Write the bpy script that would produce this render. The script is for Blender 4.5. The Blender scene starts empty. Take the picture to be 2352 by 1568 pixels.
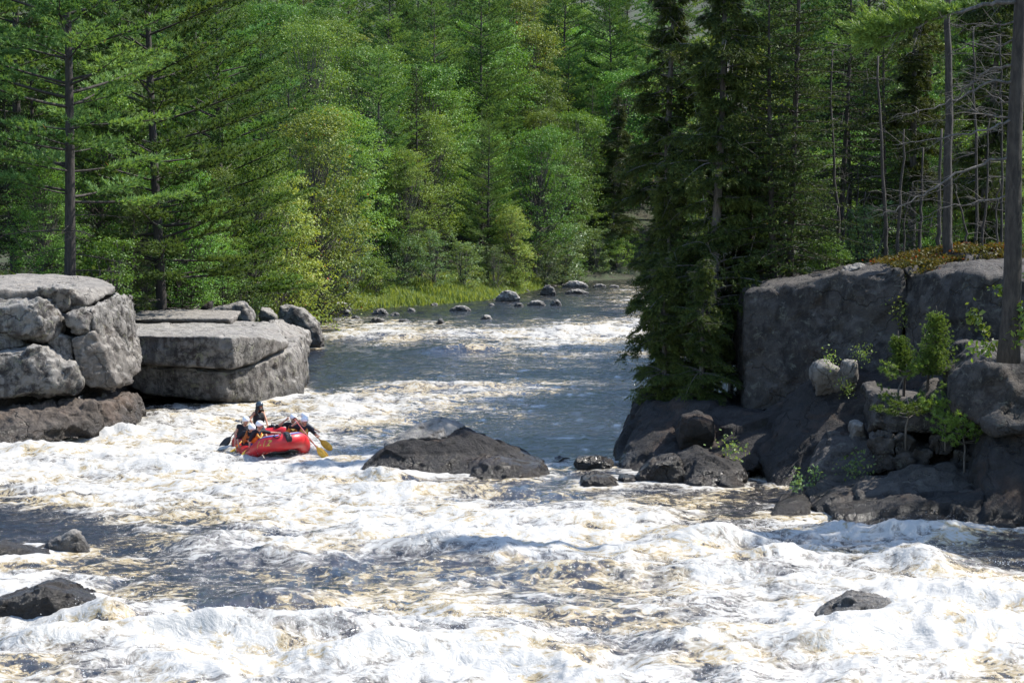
import bpy, bmesh, math, random
import numpy as np
from mathutils import Vector, Matrix
PI = math.pi
R = math.radians
C = bpy.context.scene.collection
SC = bpy.context.scene

# ------------------------------------------------------------------ camera, sky, sun, exposure
CAM_H = 8.6
F = 4594.0                      # focal length in units where the photo is 2352 wide
PITCH = math.atan((784 - 441) / F)
cam_d = bpy.data.cameras.new('camera'); cam = bpy.data.objects.new('camera', cam_d); C.objects.link(cam)
cam.location = (0, 0, CAM_H); cam.rotation_euler = (PI / 2 - PITCH, 0, 0)
cam_d.sensor_width = 36.0; cam_d.lens = 36.0 * F / 2352.0; cam_d.clip_end = 2000.0
SC.camera = cam

SUN_AZ = 70.0                   # degrees from +Y towards +X
SUN_EL = 50.0
w = bpy.data.worlds.new('World'); SC.world = w; w.use_nodes = True
nt = w.node_tree; nt.nodes.clear()
wo = nt.nodes.new('ShaderNodeOutputWorld'); bg = nt.nodes.new('ShaderNodeBackground'); sk = nt.nodes.new('ShaderNodeTexSky')
sk.sky_type = 'NISHITA'; sk.sun_disc = False; sk.sun_elevation = R(SUN_EL); sk.sun_rotation = R(SUN_AZ)
sk.air_density = 1.0; sk.dust_density = 0.5; sk.ozone_density = 2.2
bg.inputs['Strength'].default_value = 0.15
nt.links.new(sk.outputs[0], bg.inputs['Color']); nt.links.new(bg.outputs[0], wo.inputs['Surface'])
sd = bpy.data.lights.new('sun', 'SUN'); sun = bpy.data.objects.new('sun', sd); C.objects.link(sun)
sd.energy = 4.4; sd.angle = R(0.53); sd.color = (1.0, 0.95, 0.87)
sun_dir = Vector((math.sin(R(SUN_AZ)) * math.cos(R(SUN_EL)), math.cos(R(SUN_AZ)) * math.cos(R(SUN_EL)), math.sin(R(SUN_EL))))
sun.rotation_euler = sun_dir.to_track_quat('Z', 'Y').to_euler(); sun.location = (40, 40, 80)
SC.view_settings.view_transform = 'Standard'; SC.view_settings.look = 'None'
SC.view_settings.exposure = 1.04; SC.view_settings.gamma = 1.0; SC.view_settings.use_curve_mapping = False
SC.render.engine = 'CYCLES'
SC.cycles.use_denoising = True
SC.cycles.max_bounces = 6; SC.cycles.diffuse_bounces = 3; SC.cycles.glossy_bounces = 2
SC.cycles.transmission_bounces = 3; SC.cycles.transparent_max_bounces = 4
SC.cycles.sample_clamp_indirect = 4.0; SC.cycles.caustics_reflective = False; SC.cycles.caustics_refractive = False

# ------------------------------------------------------------------ helpers
def P(dx, dy, D):
    """world point at distance D (along +Y) seen at photo position dx, dy"""
    u = (dx - 1176) / F; v = (784 - dy) / F
    fy = math.cos(PITCH) + v * math.sin(PITCH); fz = -math.sin(PITCH) + v * math.cos(PITCH)
    return Vector((u / fy * D, D, CAM_H + fz / fy * D))
def G(dx, dy, z=0.0):
    u = (dx - 1176) / F; v = (784 - dy) / F
    fy = math.cos(PITCH) + v * math.sin(PITCH); fz = -math.sin(PITCH) + v * math.cos(PITCH)
    D = (z - CAM_H) * fy / fz
    return Vector((u / fy * D, D, z))
def to_px(x, y, z):
    cy = y * math.cos(PITCH) - (z - CAM_H) * math.sin(PITCH); cz = y * math.sin(PITCH) + (z - CAM_H) * math.cos(PITCH)
    return 1176 + F * x / cy, 784 - F * cz / cy

def _hash(ix, iy, iz, seed):
    h = (ix.astype(np.uint32) * np.uint32(374761393) + iy.astype(np.uint32) * np.uint32(668265263)
         + iz.astype(np.uint32) * np.uint32(2147483647) + np.uint32(seed * 974711 + 13) * np.uint32(1274126177))
    h = (h ^ (h >> np.uint32(13))) * np.uint32(1274126177)
    h = (h ^ (h >> np.uint32(15))) * np.uint32(2246822519)
    h = h ^ (h >> np.uint32(16))
    return h
def noise3(p, seed=0):
    """gradient noise, about -1..1, p is (N,3)"""
    p = np.asarray(p, dtype=np.float64)
    i = np.floor(p).astype(np.int64); f = p - i
    u = f * f * f * (f * (f * 6 - 15) + 10)
    out = np.zeros(len(p))
    for dx in (0, 1):
        wx = u[:, 0] if dx else 1 - u[:, 0]
        for dy in (0, 1):
            wy = u[:, 1] if dy else 1 - u[:, 1]
            for dz in (0, 1):
                wz = u[:, 2] if dz else 1 - u[:, 2]
                h = _hash(i[:, 0] + dx, i[:, 1] + dy, i[:, 2] + dz, seed)
                gx = (h & np.uint32(1023)).astype(np.float64) / 511.5 - 1
                gy = ((h >> np.uint32(10)) & np.uint32(1023)).astype(np.float64) / 511.5 - 1
                gz = ((h >> np.uint32(20)) & np.uint32(1023)).astype(np.float64) / 511.5 - 1
                out += wx * wy * wz * (gx * (f[:, 0] - dx) + gy * (f[:, 1] - dy) + gz * (f[:, 2] - dz))
    return out * 1.35
def fbm(p, octaves=4, seed=0, gain=0.5, lac=2.03):
    p = np.asarray(p, dtype=np.float64); a = 1.0; s = np.zeros(len(p)); q = p.copy(); n = 0
    for o in range(octaves):
        s += a * noise3(q + 17.3 * o, seed + o); n += a; a *= gain; q = q * lac
    return s / n
def ridged(p, octaves=4, seed=0, gain=0.5, lac=2.03):
    p = np.asarray(p, dtype=np.float64); a = 1.0; s = np.zeros(len(p)); q = p.copy(); n = 0
    for o in range(octaves):
        s += a * (1 - np.abs(noise3(q + 11.7 * o, seed + o)) * 1.6); n += a; a *= gain; q = q * lac
    return s / n
def sstep(a, b, x):
    t = np.clip((x - a) / (b - a), 0, 1); return t * t * (3 - 2 * t)

def new_mesh(name, verts, faces, mats=(), smooth=True, attrs=None, mat_idx=None):
    """faces: (M,3) or (M,4) int array, or list of such arrays"""
    if not isinstance(faces, (list, tuple)): faces = [faces]
    faces = [np.asarray(f, dtype=np.int32) for f in faces if len(f)]
    verts = np.asarray(verts, dtype=np.float32)
    me = bpy.data.meshes.new(name)
    me.vertices.add(len(verts)); me.vertices.foreach_set('co', verts.ravel())
    loops = np.concatenate([f.ravel() for f in faces])
    tot = np.concatenate([np.full(len(f), f.shape[1], dtype=np.int32) for f in faces])
    start = np.concatenate([[0], np.cumsum(tot)[:-1]]).astype(np.int32)
    me.loops.add(len(loops)); me.loops.foreach_set('vertex_index', loops.astype(np.int32))
    me.polygons.add(len(tot)); me.polygons.foreach_set('loop_start', start); me.polygons.foreach_set('loop_total', tot)
    me.polygons.foreach_set('use_smooth', np.full(len(tot), smooth, dtype=bool))
    if mat_idx is not None: me.polygons.foreach_set('material_index', np.asarray(mat_idx, dtype=np.int32))
    for m in mats: me.materials.append(m)
    if attrs:
        for k, a in attrs.items():
            at = me.attributes.new(k, 'FLOAT', 'POINT'); at.data.foreach_set('value', np.asarray(a, dtype=np.float32))
    me.update(calc_edges=True)
    return me
def link(name, me, parent=None, loc=None):
    o = bpy.data.objects.new(name, me); C.objects.link(o)
    if parent is not None: o.parent = parent
    if loc is not None: o.location = loc
    return o
def tag(o, label=None, cat=None, group=None, kind=None):
    if label: o['label'] = label
    if cat: o['category'] = cat
    if group: o['group'] = group
    if kind: o['kind'] = kind
    return o
def thing(name, label, cat, loc=(0, 0, 0), rotz=0.0, group=None):
    o = bpy.data.objects.new(name, None); C.objects.link(o); o.location = loc; o.rotation_euler = (0, 0, rotz)
    o.empty_display_size = 0.3
    return tag(o, label, cat, group)
def copy_tree(root, loc, rotz, scale=1.0, label=None, group=None):
    r = root.copy(); C.objects.link(r); r.location = loc; r.rotation_euler = (0, 0, rotz); r.scale = (scale,) * 3 if not isinstance(scale, tuple) else scale
    if label: r['label'] = label
    if group: r['group'] = group
    for ch in list(root.children):
        c = ch.copy(); C.objects.link(c); c.parent = r
        for g in ch.children:
            d = g.copy(); C.objects.link(d); d.parent = c
    return r

class Geo:
    """collects tubes and faces"""
    def __init__(s): s.v = []; s.q = []; s.t = []; s.n = 0; s.a = []
    def add(s, v, q=None, t=None, a=0.5):
        v = np.asarray(v, dtype=np.float64).reshape(-1, 3)
        if q is not None and len(q): s.q.append(np.asarray(q, dtype=np.int64).reshape(-1, 4) + s.n)
        if t is not None and len(t): s.t.append(np.asarray(t, dtype=np.int64).reshape(-1, 3) + s.n)
        s.v.append(v); s.n += len(v)
        s.a.append(np.broadcast_to(np.asarray(a, dtype=np.float64), (len(v),)).copy())
    def tube(s, pts, rad, sides=6, cap=True, a=0.5):
        pts = np.asarray(pts, dtype=np.float64); n = len(pts)
        rad = np.broadcast_to(np.asarray(rad, dtype=np.float64), (n,))
        d = np.gradient(pts, axis=0); d /= np.linalg.norm(d, axis=1)[:, None] + 1e-9
        ref = np.array([0.0, 0.0, 1.0]) if abs(d[:, 2].mean()) < 0.8 else np.array([1.0, 0.0, 0.0])
        u = np.cross(d, ref); u /= np.linalg.norm(u, axis=1)[:, None] + 1e-9
        w_ = np.cross(d, u)
        ang = np.arange(sides) * 2 * PI / sides
        ring = pts[:, None, :] + rad[:, None, None] * (np.cos(ang)[None, :, None] * u[:, None, :] + np.sin(ang)[None, :, None] * w_[:, None, :])
        v = ring.reshape(-1, 3)
        i = np.arange(n - 1)[:, None] * sides; j = np.arange(sides)[None, :]; j2 = (j + 1) % sides
        q = np.stack([i + j, i + j2, i + sides + j2, i + sides + j], axis=-1).reshape(-1, 4)
        t = []
        if cap:
            v = np.concatenate([v, pts[:1], pts[-1:]]); a0 = n * sides
            k = np.arange(sides); k2 = (k + 1) % sides
            t = np.concatenate([np.stack([np.full(sides, a0), k2, k], -1), np.stack([np.full(sides, a0 + 1), (n - 1) * sides + k, (n - 1) * sides + k2], -1)])
        s.add(v, q, t, a)
    def ellipsoid(s, c, r, seg=12, rings=8, rot=None, a=0.5):
        th = np.linspace(0, PI, rings + 1)[1:-1]; ph = np.arange(seg) * 2 * PI / seg
        v = np.stack([np.sin(th)[:, None] * np.cos(ph)[None], np.sin(th)[:, None] * np.sin(ph)[None], np.cos(th)[:, None] * np.ones(seg)[None]], -1).reshape(-1, 3)
        v = np.concatenate([v, [[0, 0, 1], [0, 0, -1]]]) * np.asarray(r)
        if rot is not None: v = v @ np.asarray(rot).T
        v = v + np.asarray(c); m = rings - 1
        i = np.arange(m - 1)[:, None] * seg; j = np.arange(seg)[None]; j2 = (j + 1) % seg
        q = np.stack([i + j, i + seg + j, i + seg + j2, i + j2], -1).reshape(-1, 4)
        k = np.arange(seg); k2 = (k + 1) % seg; top = m * seg
        t = np.concatenate([np.stack([np.full(seg, top), k, k2], -1), np.stack([np.full(seg, top + 1), (m - 1) * seg + k2, (m - 1) * seg + k], -1)])
        s.add(v, q, t, a)
    def box(s, c, h, rot=None, a=0.5):
        v = np.array([[x, y, z] for x in (-1, 1) for y in (-1, 1) for z in (-1, 1)], dtype=np.float64) * np.asarray(h)
        if rot is not None: v = v @ np.asarray(rot).T
        s.add(v + np.asarray(c), [[0, 1, 3, 2], [4, 6, 7, 5], [0, 4, 5, 1], [2, 3, 7, 6], [0, 2, 6, 4], [1, 5, 7, 3]], None, a)
    def build(s, name, mats, smooth=True, attr='tint'):
        fs = []
        if s.q: fs.append(np.concatenate(s.q))
        if s.t: fs.append(np.concatenate(s.t))
        return new_mesh(name, np.concatenate(s.v), fs, mats if isinstance(mats, (list, tuple)) else [mats], smooth, {attr: np.concatenate(s.a)} if attr else None)

# ------------------------------------------------------------------ materials
def mat_base(name):
    m = bpy.data.materials.new(name); m.use_nodes = True
    n = m.node_tree.nodes; l = m.node_tree.links; b = n['Principled BSDF']
    return m, n, l, b
def nd(n, t, **kw):
    x = n.new(t)
    for k, v in kw.items():
        if hasattr(x, k) and k not in x.inputs: setattr(x, k, v)
        else: x.inputs[k].default_value = v
    return x
def noise_node(n, l, vec, scale, detail=5, rough=0.55, dist=0.0):
    x = n.new('ShaderNodeTexNoise'); x.inputs['Scale'].default_value = scale; x.inputs['Detail'].default_value = detail
    x.inputs['Roughness'].default_value = rough; x.inputs['Distortion'].default_value = dist
    if vec is not None: l.new(vec, x.inputs['Vector'])
    return x.outputs['Fac']
def mrange(n, l, src, a, b, c=0.0, d=1.0, smooth=True):
    x = n.new('ShaderNodeMapRange'); x.interpolation_type = 'SMOOTHSTEP' if smooth else 'LINEAR'
    x.inputs['From Min'].default_value = a; x.inputs['From Max'].default_value = b
    x.inputs['To Min'].default_value = c; x.inputs['To Max'].default_value = d
    l.new(src, x.inputs['Value']); return x.outputs['Result']
def math_node(n, l, op, a, b=None, c=None):
    x = n.new('ShaderNodeMath'); x.operation = op
    for i, s in enumerate((a, b, c)):
        if s is None: continue
        if isinstance(s, (int, float)): x.inputs[i].default_value = s
        else: l.new(s, x.inputs[i])
    return x.outputs[0]
def mix_col(n, l, fac, a, b, blend='MIX'):
    x = n.new('ShaderNodeMix'); x.data_type = 'RGBA'; x.blend_type = blend
    if isinstance(fac, (int, float)): x.inputs['Factor'].default_value = fac
    else: l.new(fac, x.inputs['Factor'])
    for s, v in (('A', a), ('B', b)):
        sock = [k for k in x.inputs if k.name == s and k.type == 'RGBA'][0]
        if isinstance(v, tuple): sock.default_value = (v[0], v[1], v[2], 1)
        else: l.new(v, sock)
    return [k for k in x.outputs if k.type == 'RGBA'][0]
def obj_coord(n): return n.new('ShaderNodeTexCoord').outputs['Object']
def geo_pos(n): return n.new('ShaderNodeNewGeometry').outputs['Position']
def mapping(n, l, vec, scale=(1, 1, 1), loc=(0, 0, 0), rot=(0, 0, 0)):
    x = n.new('ShaderNodeMapping'); x.inputs['Scale'].default_value = scale; x.inputs['Location'].default_value = loc; x.inputs['Rotation'].default_value = rot
    l.new(vec, x.inputs['Vector']); return x.outputs[0]
def attr_fac(n, name):
    x = n.new('ShaderNodeAttribute'); x.attribute_name = name; return x.outputs['Fac']

def leaf_mat(name, c1, c2, trans=0.35, rough=0.5, hue_var=0.0, spec=0.3, rare=None):
    """foliage: colour varies leaf by leaf (tint) and tree by tree (object random)"""
    m, n, l, b = mat_base(name)
    t = attr_fac(n, 'tint')
    oi = n.new('ShaderNodeObjectInfo').outputs['Random']
    col = mix_col(n, l, t, c1, c2)
    if rare: col = mix_col(n, l, mrange(n, l, t, 0.965, 0.97), col, rare)
    br = mrange(n, l, oi, 0, 1, 0.62, 1.30, False)
    mul = n.new('ShaderNodeVectorMath'); mul.operation = 'SCALE'; l.new(col, mul.inputs[0]); l.new(br, mul.inputs['Scale'])
    hs = n.new('ShaderNodeHueSaturation'); l.new(mul.outputs[0], hs.inputs['Color'])
    l.new(mrange(n, l, math_node(n, l, 'FRACT', math_node(n, l, 'MULTIPLY', oi, 7.31)), 0, 1, 0.5 - hue_var, 0.5 + hue_var, False), hs.inputs['Hue'])
    l.new(hs.outputs[0], b.inputs['Base Color']); b.inputs['Roughness'].default_value = rough
    b.inputs['Specular IOR Level'].default_value = spec
    tr = n.new('ShaderNodeBsdfTranslucent')
    tc = mix_col(n, l, 1.0, hs.outputs[0], (1.5, 1.35, 0.55), 'MULTIPLY'); l.new(tc, tr.inputs['Color'])
    mx = n.new('ShaderNodeMixShader'); mx.inputs[0].default_value = trans
    l.new(b.outputs[0], mx.inputs[1]); l.new(tr.outputs[0], mx.inputs[2]); l.new(mx.outputs[0], n['Material Output'].inputs['Surface'])
    return m
def bark_mat(name, c1, c2, scale=6.0, sz=0.25):
    m, n, l, b = mat_base(name)
    v = mapping(n, l, obj_coord(n), (scale, scale, scale * sz))
    f = noise_node(n, l, v, 2.0, 6, 0.65, 0.4)
    g = noise_node(n, l, v, 0.35, 3, 0.5)
    col = mix_col(n, l, mrange(n, l, f, 0.3, 0.7), c1, c2)
    col = mix_col(n, l, mrange(n, l, g, 0.52, 0.75, 0, 0.35), col, tuple(c * 1.7 for c in c2))
    l.new(col, b.inputs['Base Color']); b.inputs['Roughness'].default_value = 0.9
    bp = n.new('ShaderNodeBump'); bp.inputs['Strength'].default_value = 0.9; bp.inputs['Distance'].default_value = 0.04
    l.new(f, bp.inputs['Height']); l.new(bp.outputs[0], b.inputs['Normal'])
    return m
def plain_mat(name, col, rough=0.5, spec=0.4, var=0.12, scale=9.0, bump=0.0):
    m, n, l, b = mat_base(name)
    f = noise_node(n, l, obj_coord(n), scale, 4, 0.6)
    c2 = tuple(max(0, c * (1 - 2 * var)) for c in col); c3 = tuple(min(1, c * (1 + var)) for c in col)
    l.new(mix_col(n, l, mrange(n, l, f, 0.3, 0.7), c2, c3), b.inputs['Base Color'])
    l.new(mrange(n, l, f, 0.2, 0.8, max(0.02, rough - 0.08), rough + 0.08), b.inputs['Roughness'])
    b.inputs['Specular IOR Level'].default_value = spec
    if bump:
        bp = n.new('ShaderNodeBump'); bp.inputs['Strength'].default_value = bump; bp.inputs['Distance'].default_value = 0.02
        l.new(noise_node(n, l, obj_coord(n), scale * 3, 4, 0.6), bp.inputs['Height']); l.new(bp.outputs[0], b.inputs['Normal'])
    return m
def rock_mat(name, base, dark, pale, lichen=0.3, wet=0.5, brown=0.0, streak=0.35, steep_shade=0.75, top_light=0.45, cracks=0.5):
    """weathered granite: speckle, black staining, pale crust lichen, a wet dark band just above the water"""
    m, n, l, b = mat_base(name)
    p = geo_pos(n)
    big = noise_node(n, l, p, 0.55, 5, 0.6, 0.6)
    mid = noise_node(n, l, p, 2.6, 7, 0.7, 0.3)
    fin = noise_node(n, l, p, 11.0, 6, 0.7)
    stk = noise_node(n, l, mapping(n, l, p, (2.2, 2.2, 0.28)), 1.0, 6, 0.65, 0.3)
    col = mix_col(n, l, mrange(n, l, mid, 0.40, 0.58), dark, base)
    col = mix_col(n, l, mrange(n, l, big, 0.42, 0.68, 0, 0.75), col, tuple(c * 1.25 for c in base))
    col = mix_col(n, l, mrange(n, l, stk, 0.5, 0.64, 0, streak + 0.25), col, dark)
    col = mix_col(n, l, math_node(n, l, 'MULTIPLY', mrange(n, l, noise_node(n, l, p, 3.7, 8, 0.75, 0.8), 0.55, 0.64), lichen), col, pale)
    col = mix_col(n, l, mrange(n, l, fin, 0.56, 0.72, 0, 0.55), col, tuple(c * 0.35 for c in base))
    col = mix_col(n, l, mrange(n, l, fin, 0.40, 0.25, 0, 0.45), col, tuple(min(0.6, c * 1.7) for c in base))
    if brown: col = mix_col(n, l, mrange(n, l, noise_node(n, l, p, 0.9, 5, 0.6, 0.5), 0.5, 0.66, 0, brown), col, (0.14, 0.075, 0.04))
    dv = n.new('ShaderNodeTexNoise'); dv.inputs['Scale'].default_value = 1.3; dv.inputs['Detail'].default_value = 4; l.new(p, dv.inputs['Vector'])
    ma = n.new('ShaderNodeVectorMath'); ma.operation = 'MULTIPLY_ADD'; l.new(dv.outputs['Color'], ma.inputs[0]); ma.inputs[1].default_value = (1.6, 1.6, 1.6); l.new(p, ma.inputs[2])
    vo = n.new('ShaderNodeTexVoronoi'); vo.feature = 'DISTANCE_TO_EDGE'; vo.inputs['Scale'].default_value = 0.5; l.new(mapping(n, l, ma.outputs[0], (1, 1, 1.5)), vo.inputs['Vector'])
    crk = math_node(n, l, 'MULTIPLY', mrange(n, l, vo.outputs['Distance'], 0.0, 0.03, 1, 0), mrange(n, l, big, 0.47, 0.60))
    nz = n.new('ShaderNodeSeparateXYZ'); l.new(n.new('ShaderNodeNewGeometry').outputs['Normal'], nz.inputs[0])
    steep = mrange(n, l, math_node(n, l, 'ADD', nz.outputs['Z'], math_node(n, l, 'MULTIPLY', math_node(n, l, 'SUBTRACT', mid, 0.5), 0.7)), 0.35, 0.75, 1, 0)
    col = mix_col(n, l, math_node(n, l, 'MULTIPLY', steep, steep_shade), col, mix_col(n, l, 0.5, dark, col, 'MIX'))  # steep faces darkened by slope: shade put into the colour
    col = mix_col(n, l, math_node(n, l, 'MULTIPLY', math_node(n, l, 'SUBTRACT', 1.0, steep), top_light), col, tuple(min(.5, c * 1.3) for c in base))  # upward faces made paler: sunlight put into the colour
    col = mix_col(n, l, math_node(n, l, 'MULTIPLY', crk, cracks), col, (0.015, 0.013, 0.012))
    sx = n.new('ShaderNodeSeparateXYZ'); l.new(p, sx.inputs[0])
    hgt = math_node(n, l, 'ADD', sx.outputs['Z'], math_node(n, l, 'MULTIPLY', math_node(n, l, 'SUBTRACT', big, 0.5), -1.6))
    wetf = mrange(n, l, hgt, 0.25, 0.25 + wet + 0.01, 1.0 if wet else 0.0, 0.0)
    col = mix_col(n, l, math_node(n, l, 'MULTIPLY', wetf, 0.72), col, (0.022, 0.018, 0.014))
    l.new(col, b.inputs['Base Color'])
    l.new(mrange(n, l, wetf, 0, 1, 0.88, 0.28), b.inputs['Roughness'])
    b.inputs['Specular IOR Level'].default_value = 0.35
    bp = n.new('ShaderNodeBump'); bp.inputs['Strength'].default_value = 1.0; bp.inputs['Distance'].default_value = 0.16
    h = math_node(n, l, 'SUBTRACT', math_node(n, l, 'ADD', math_node(n, l, 'MULTIPLY', mid, 0.8), math_node(n, l, 'MULTIPLY', fin, 0.5)), math_node(n, l, 'MULTIPLY', crk, 0.5))
    l.new(h, bp.inputs['Height']); l.new(bp.outputs[0], b.inputs['Normal'])
    return m

M = {}
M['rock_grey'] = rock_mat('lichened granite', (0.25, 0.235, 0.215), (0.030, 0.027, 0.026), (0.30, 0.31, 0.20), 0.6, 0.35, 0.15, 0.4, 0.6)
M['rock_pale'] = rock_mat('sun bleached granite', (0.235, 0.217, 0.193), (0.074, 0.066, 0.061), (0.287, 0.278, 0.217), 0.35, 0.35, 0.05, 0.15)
M['rock_dark'] = rock_mat('stained and shaded rock', (0.031, 0.028, 0.027), (0.012, 0.011, 0.011), (0.066, 0.068, 0.052), 0.35, 0.6, 0.25, 0.35, 0.6, 0.12)  # stained rock, darkened further in place of shade on the slope
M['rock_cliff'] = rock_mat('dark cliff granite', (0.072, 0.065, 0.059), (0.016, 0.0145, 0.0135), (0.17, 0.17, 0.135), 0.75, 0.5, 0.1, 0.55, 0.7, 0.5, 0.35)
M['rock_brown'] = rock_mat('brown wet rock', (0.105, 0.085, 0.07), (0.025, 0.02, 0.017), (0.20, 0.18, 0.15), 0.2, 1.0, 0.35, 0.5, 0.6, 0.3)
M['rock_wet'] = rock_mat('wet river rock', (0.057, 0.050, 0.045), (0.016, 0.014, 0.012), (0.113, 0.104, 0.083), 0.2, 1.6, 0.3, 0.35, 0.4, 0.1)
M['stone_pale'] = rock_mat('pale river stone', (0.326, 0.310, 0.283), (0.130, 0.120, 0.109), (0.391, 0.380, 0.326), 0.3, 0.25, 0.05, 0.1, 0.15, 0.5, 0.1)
# ------------------------------------------------------------------ terrain
RIVER = np.array([(-60, -5), (-60, 40), (-30, 62), (-19, 71.5), (-16.0, 77), (-15.0, 84), (-14.5, 92), (-14.5, 112), (-17.5, 122), (-19.0, 138), (-15.5, 144),
                  (-11.5, 146.5), (-6.0, 152), (-2.2, 158), (0.5, 168), (3.0, 180), (6.0, 190), (14.0, 198), (30, 206), (70, 216), (70, 196), (34, 186), (22, 170),
                  (17.5, 150), (14.5, 120), (12.5, 95), (10.0, 78), (8.0, 69), (8.6, 66.5), (11, 64.0), (14.5, 61.5), (19.0, 57), (30, 46), (60, 36), (60, -5)], dtype=float)
# x, y, bank height, width of the rise
BANKS = np.array([(-24, 74, 5.0, 3.0), (-20, 82, 4.6, 3.0), (-17, 92, 2.9, 2.5), (-17, 110, 2.4, 3.0), (-22, 130, 1.3, 5.0), (-14, 150, 0.8, 6.0), (0, 168, 1.0, 6.0), (10, 200, 1.4, 6.0),
                  (30, 215, 1.5, 6), (30, 180, 3, 6), (16, 130, 4, 5), (12, 85, 5.0, 3.0), (9, 66, 5.5, 1.0), (15, 58, 6.4, 1.0), (24, 48, 7.0, 2.0), (40, 38, 7, 4)], dtype=float)
def river_sd(x, y):
    """signed distance to the river edge, positive on land"""
    a = RIVER; b = np.roll(RIVER, -1, axis=0)
    d = np.full(x.shape, 1e9); inside = np.zeros(x.shape, dtype=bool)
    for (ax, ay), (bx, by) in zip(a, b):
        ex, ey = bx - ax, by - ay
        t = np.clip(((x - ax) * ex + (y - ay) * ey) / (ex * ex + ey * ey), 0, 1)
        d = np.minimum(d, np.hypot(x - ax - t * ex, y - ay - t * ey))
        c = ((ay > y) != (by > y)) & (x < (bx - ax) * (y - ay) / ((by - ay) if by != ay else 1e-9) + ax)
        inside ^= c
    return np.where(inside, -d, d)
def ground_z(x, y, detail=True):
    x = np.atleast_1d(np.asarray(x, dtype=float)); y = np.atleast_1d(np.asarray(y, dtype=float))
    s = river_sd(x, y)
    wsum = np.zeros(x.shape); H = np.zeros(x.shape); W = np.zeros(x.shape)
    for bx, by, bh, bw in BANKS:
        wt = 1.0 / (((x - bx) ** 2 + (y - by) ** 2) + 4.0) ** 1.6
        wsum += wt; H += wt * bh; W += wt * bw
    H /= wsum; W /= wsum
    z = np.where(s > 0, -0.25 + (H + 0.25) * sstep(0, 1, s / W) + 0.035 * np.maximum(0, s - W), np.maximum(-2.2, -0.25 + 0.5 * s))
    hill = np.maximum(0, y - 176) * 0.155 * sstep(-0.2, 30, s) + np.maximum(0, -x - 34) * 0.10 * sstep(2, 20, s)
    z = z + hill
    if detail: z = z + np.where(s > 0.5, 1, 0) * 0.25 * fbm(np.stack([x * 0.25, y * 0.25, x * 0], -1), 3, 5)
    return z
def gz(x, y): return float(ground_z(x, y)[0])

def build_terrain():
    ys = np.concatenate([np.arange(20, 130, 1.0), np.arange(130, 240, 2.0), np.arange(240, 520, 8.0), [700, 1000]])
    xs = np.concatenate([[-600, -300, -200], np.arange(-150, -50, 8.0), np.arange(-50, 50, 1.0), np.arange(50, 150, 8.0), [200, 300, 600]])
    X, Y = np.meshgrid(xs, ys); z = ground_z(X.ravel(), Y.ravel())
    far = Y.ravel() > 420
    z = np.where(far, np.minimum(z, 62), z)
    v = np.stack([X.ravel(), Y.ravel(), z], -1); nx = len(xs); ny = len(ys)
    i = np.arange(ny - 1)[:, None] * nx; j = np.arange(nx - 1)[None]
    q = np.stack([i + j, i + j + 1, i + nx + j + 1, i + nx + j], -1).reshape(-1, 4)
    m, n, l, b = mat_base('forest floor')
    p = geo_pos(n)
    f = noise_node(n, l, p, 0.8, 6, 0.65); g = noise_node(n, l, p, 5.0, 6, 0.7)
    col = mix_col(n, l, mrange(n, l, f, 0.4, 0.62), (0.03, 0.028, 0.015), (0.028, 0.045, 0.014))
    col = mix_col(n, l, mrange(n, l, g, 0.5, 0.7, 0, 0.6), col, (0.05, 0.055, 0.024))
    l.new(col, b.inputs['Base Color']); b.inputs['Roughness'].default_value = 0.95
    bp = n.new('ShaderNodeBump'); bp.inputs['Strength'].default_value = 0.8; bp.inputs['Distance'].default_value = 0.15; l.new(g, bp.inputs['Height']); l.new(bp.outputs[0], b.inputs['Normal'])
    tag(link('ground', new_mesh('ground', v, q, [m])), kind='structure')
build_terrain()

# ------------------------------------------------------------------ river
FY = [640, 680, 700, 720, 745, 775, 800, 830, 865, 890, 915, 940, 960, 1000, 1040, 1080, 1120, 1150, 1180, 1210, 1240, 1270, 1300, 1340, 1380, 1420, 1460, 1500, 1540, 1600]
FOAM = [
 "2222222222222222222222222",
 "2222222222222225322222222",
 "2222222211112234522222222",
 "1111111111111113511111111",
 "1111111156433466711111111",
 "1111111177566788711111111",
 "1111111111145665711111111",
 "1111111111223333211111111",
 "1111111112333222111111111",
 "1111111124555433111111111",
 "1111111366654211111111111",
 "1111667887643111111111111",
 "1126887787533211111111111",
 "7899987754321111111111111",
 "9999999965432211111111111",
 "9999999998544222222222222",
 "8999999987433333322222222",
 "4688888889743444543322222",
 "1356777889998766532222222",
 "1114567999999998643699942",
 "2213435789999999887898853",
 "4422346854679878776667543",
 "5544434555555666677766544",
 "7654333344554556788877666",
 "7664323344544545678867888",
 "7777622356665555678679999",
 "7778986778877665566779999",
 "7888998768888877777899999",
 "6678778988899988778878877",
 "6678778988899988778878877"]
FOAM_A = np.array([[int(c) for c in r] for r in FOAM], dtype=float) / 9.0
def foam_at(x, y):
    dx, dy = to_px(x, y, 0.0 * x)
    wx = 60 * noise3(np.stack([x * 0.35, y * 0.2, 0 * x], -1), 91); wy = 12 * noise3(np.stack([x * 0.5, y * 0.3, 0 * x + 9], -1), 92)
    cx = np.clip((dx + wx) / 98.0, 0, 23.999); fy = np.array(FY, dtype=float)
    dyw = np.clip(dy + wy, fy[0], fy[-1] - 0.01)
    r = np.clip(np.searchsorted(fy, dyw, side='right') - 1, 0, len(fy) - 2); tr = (dyw - fy[r]) / (fy[r + 1] - fy[r])
    c = cx.astype(int); tc = cx - c
    A = FOAM_A
    return (A[r, c] * (1 - tc) + A[r, c + 1] * tc) * (1 - tr) + (A[r + 1, c] * (1 - tc) + A[r + 1, c + 1] * tc) * tr
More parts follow.
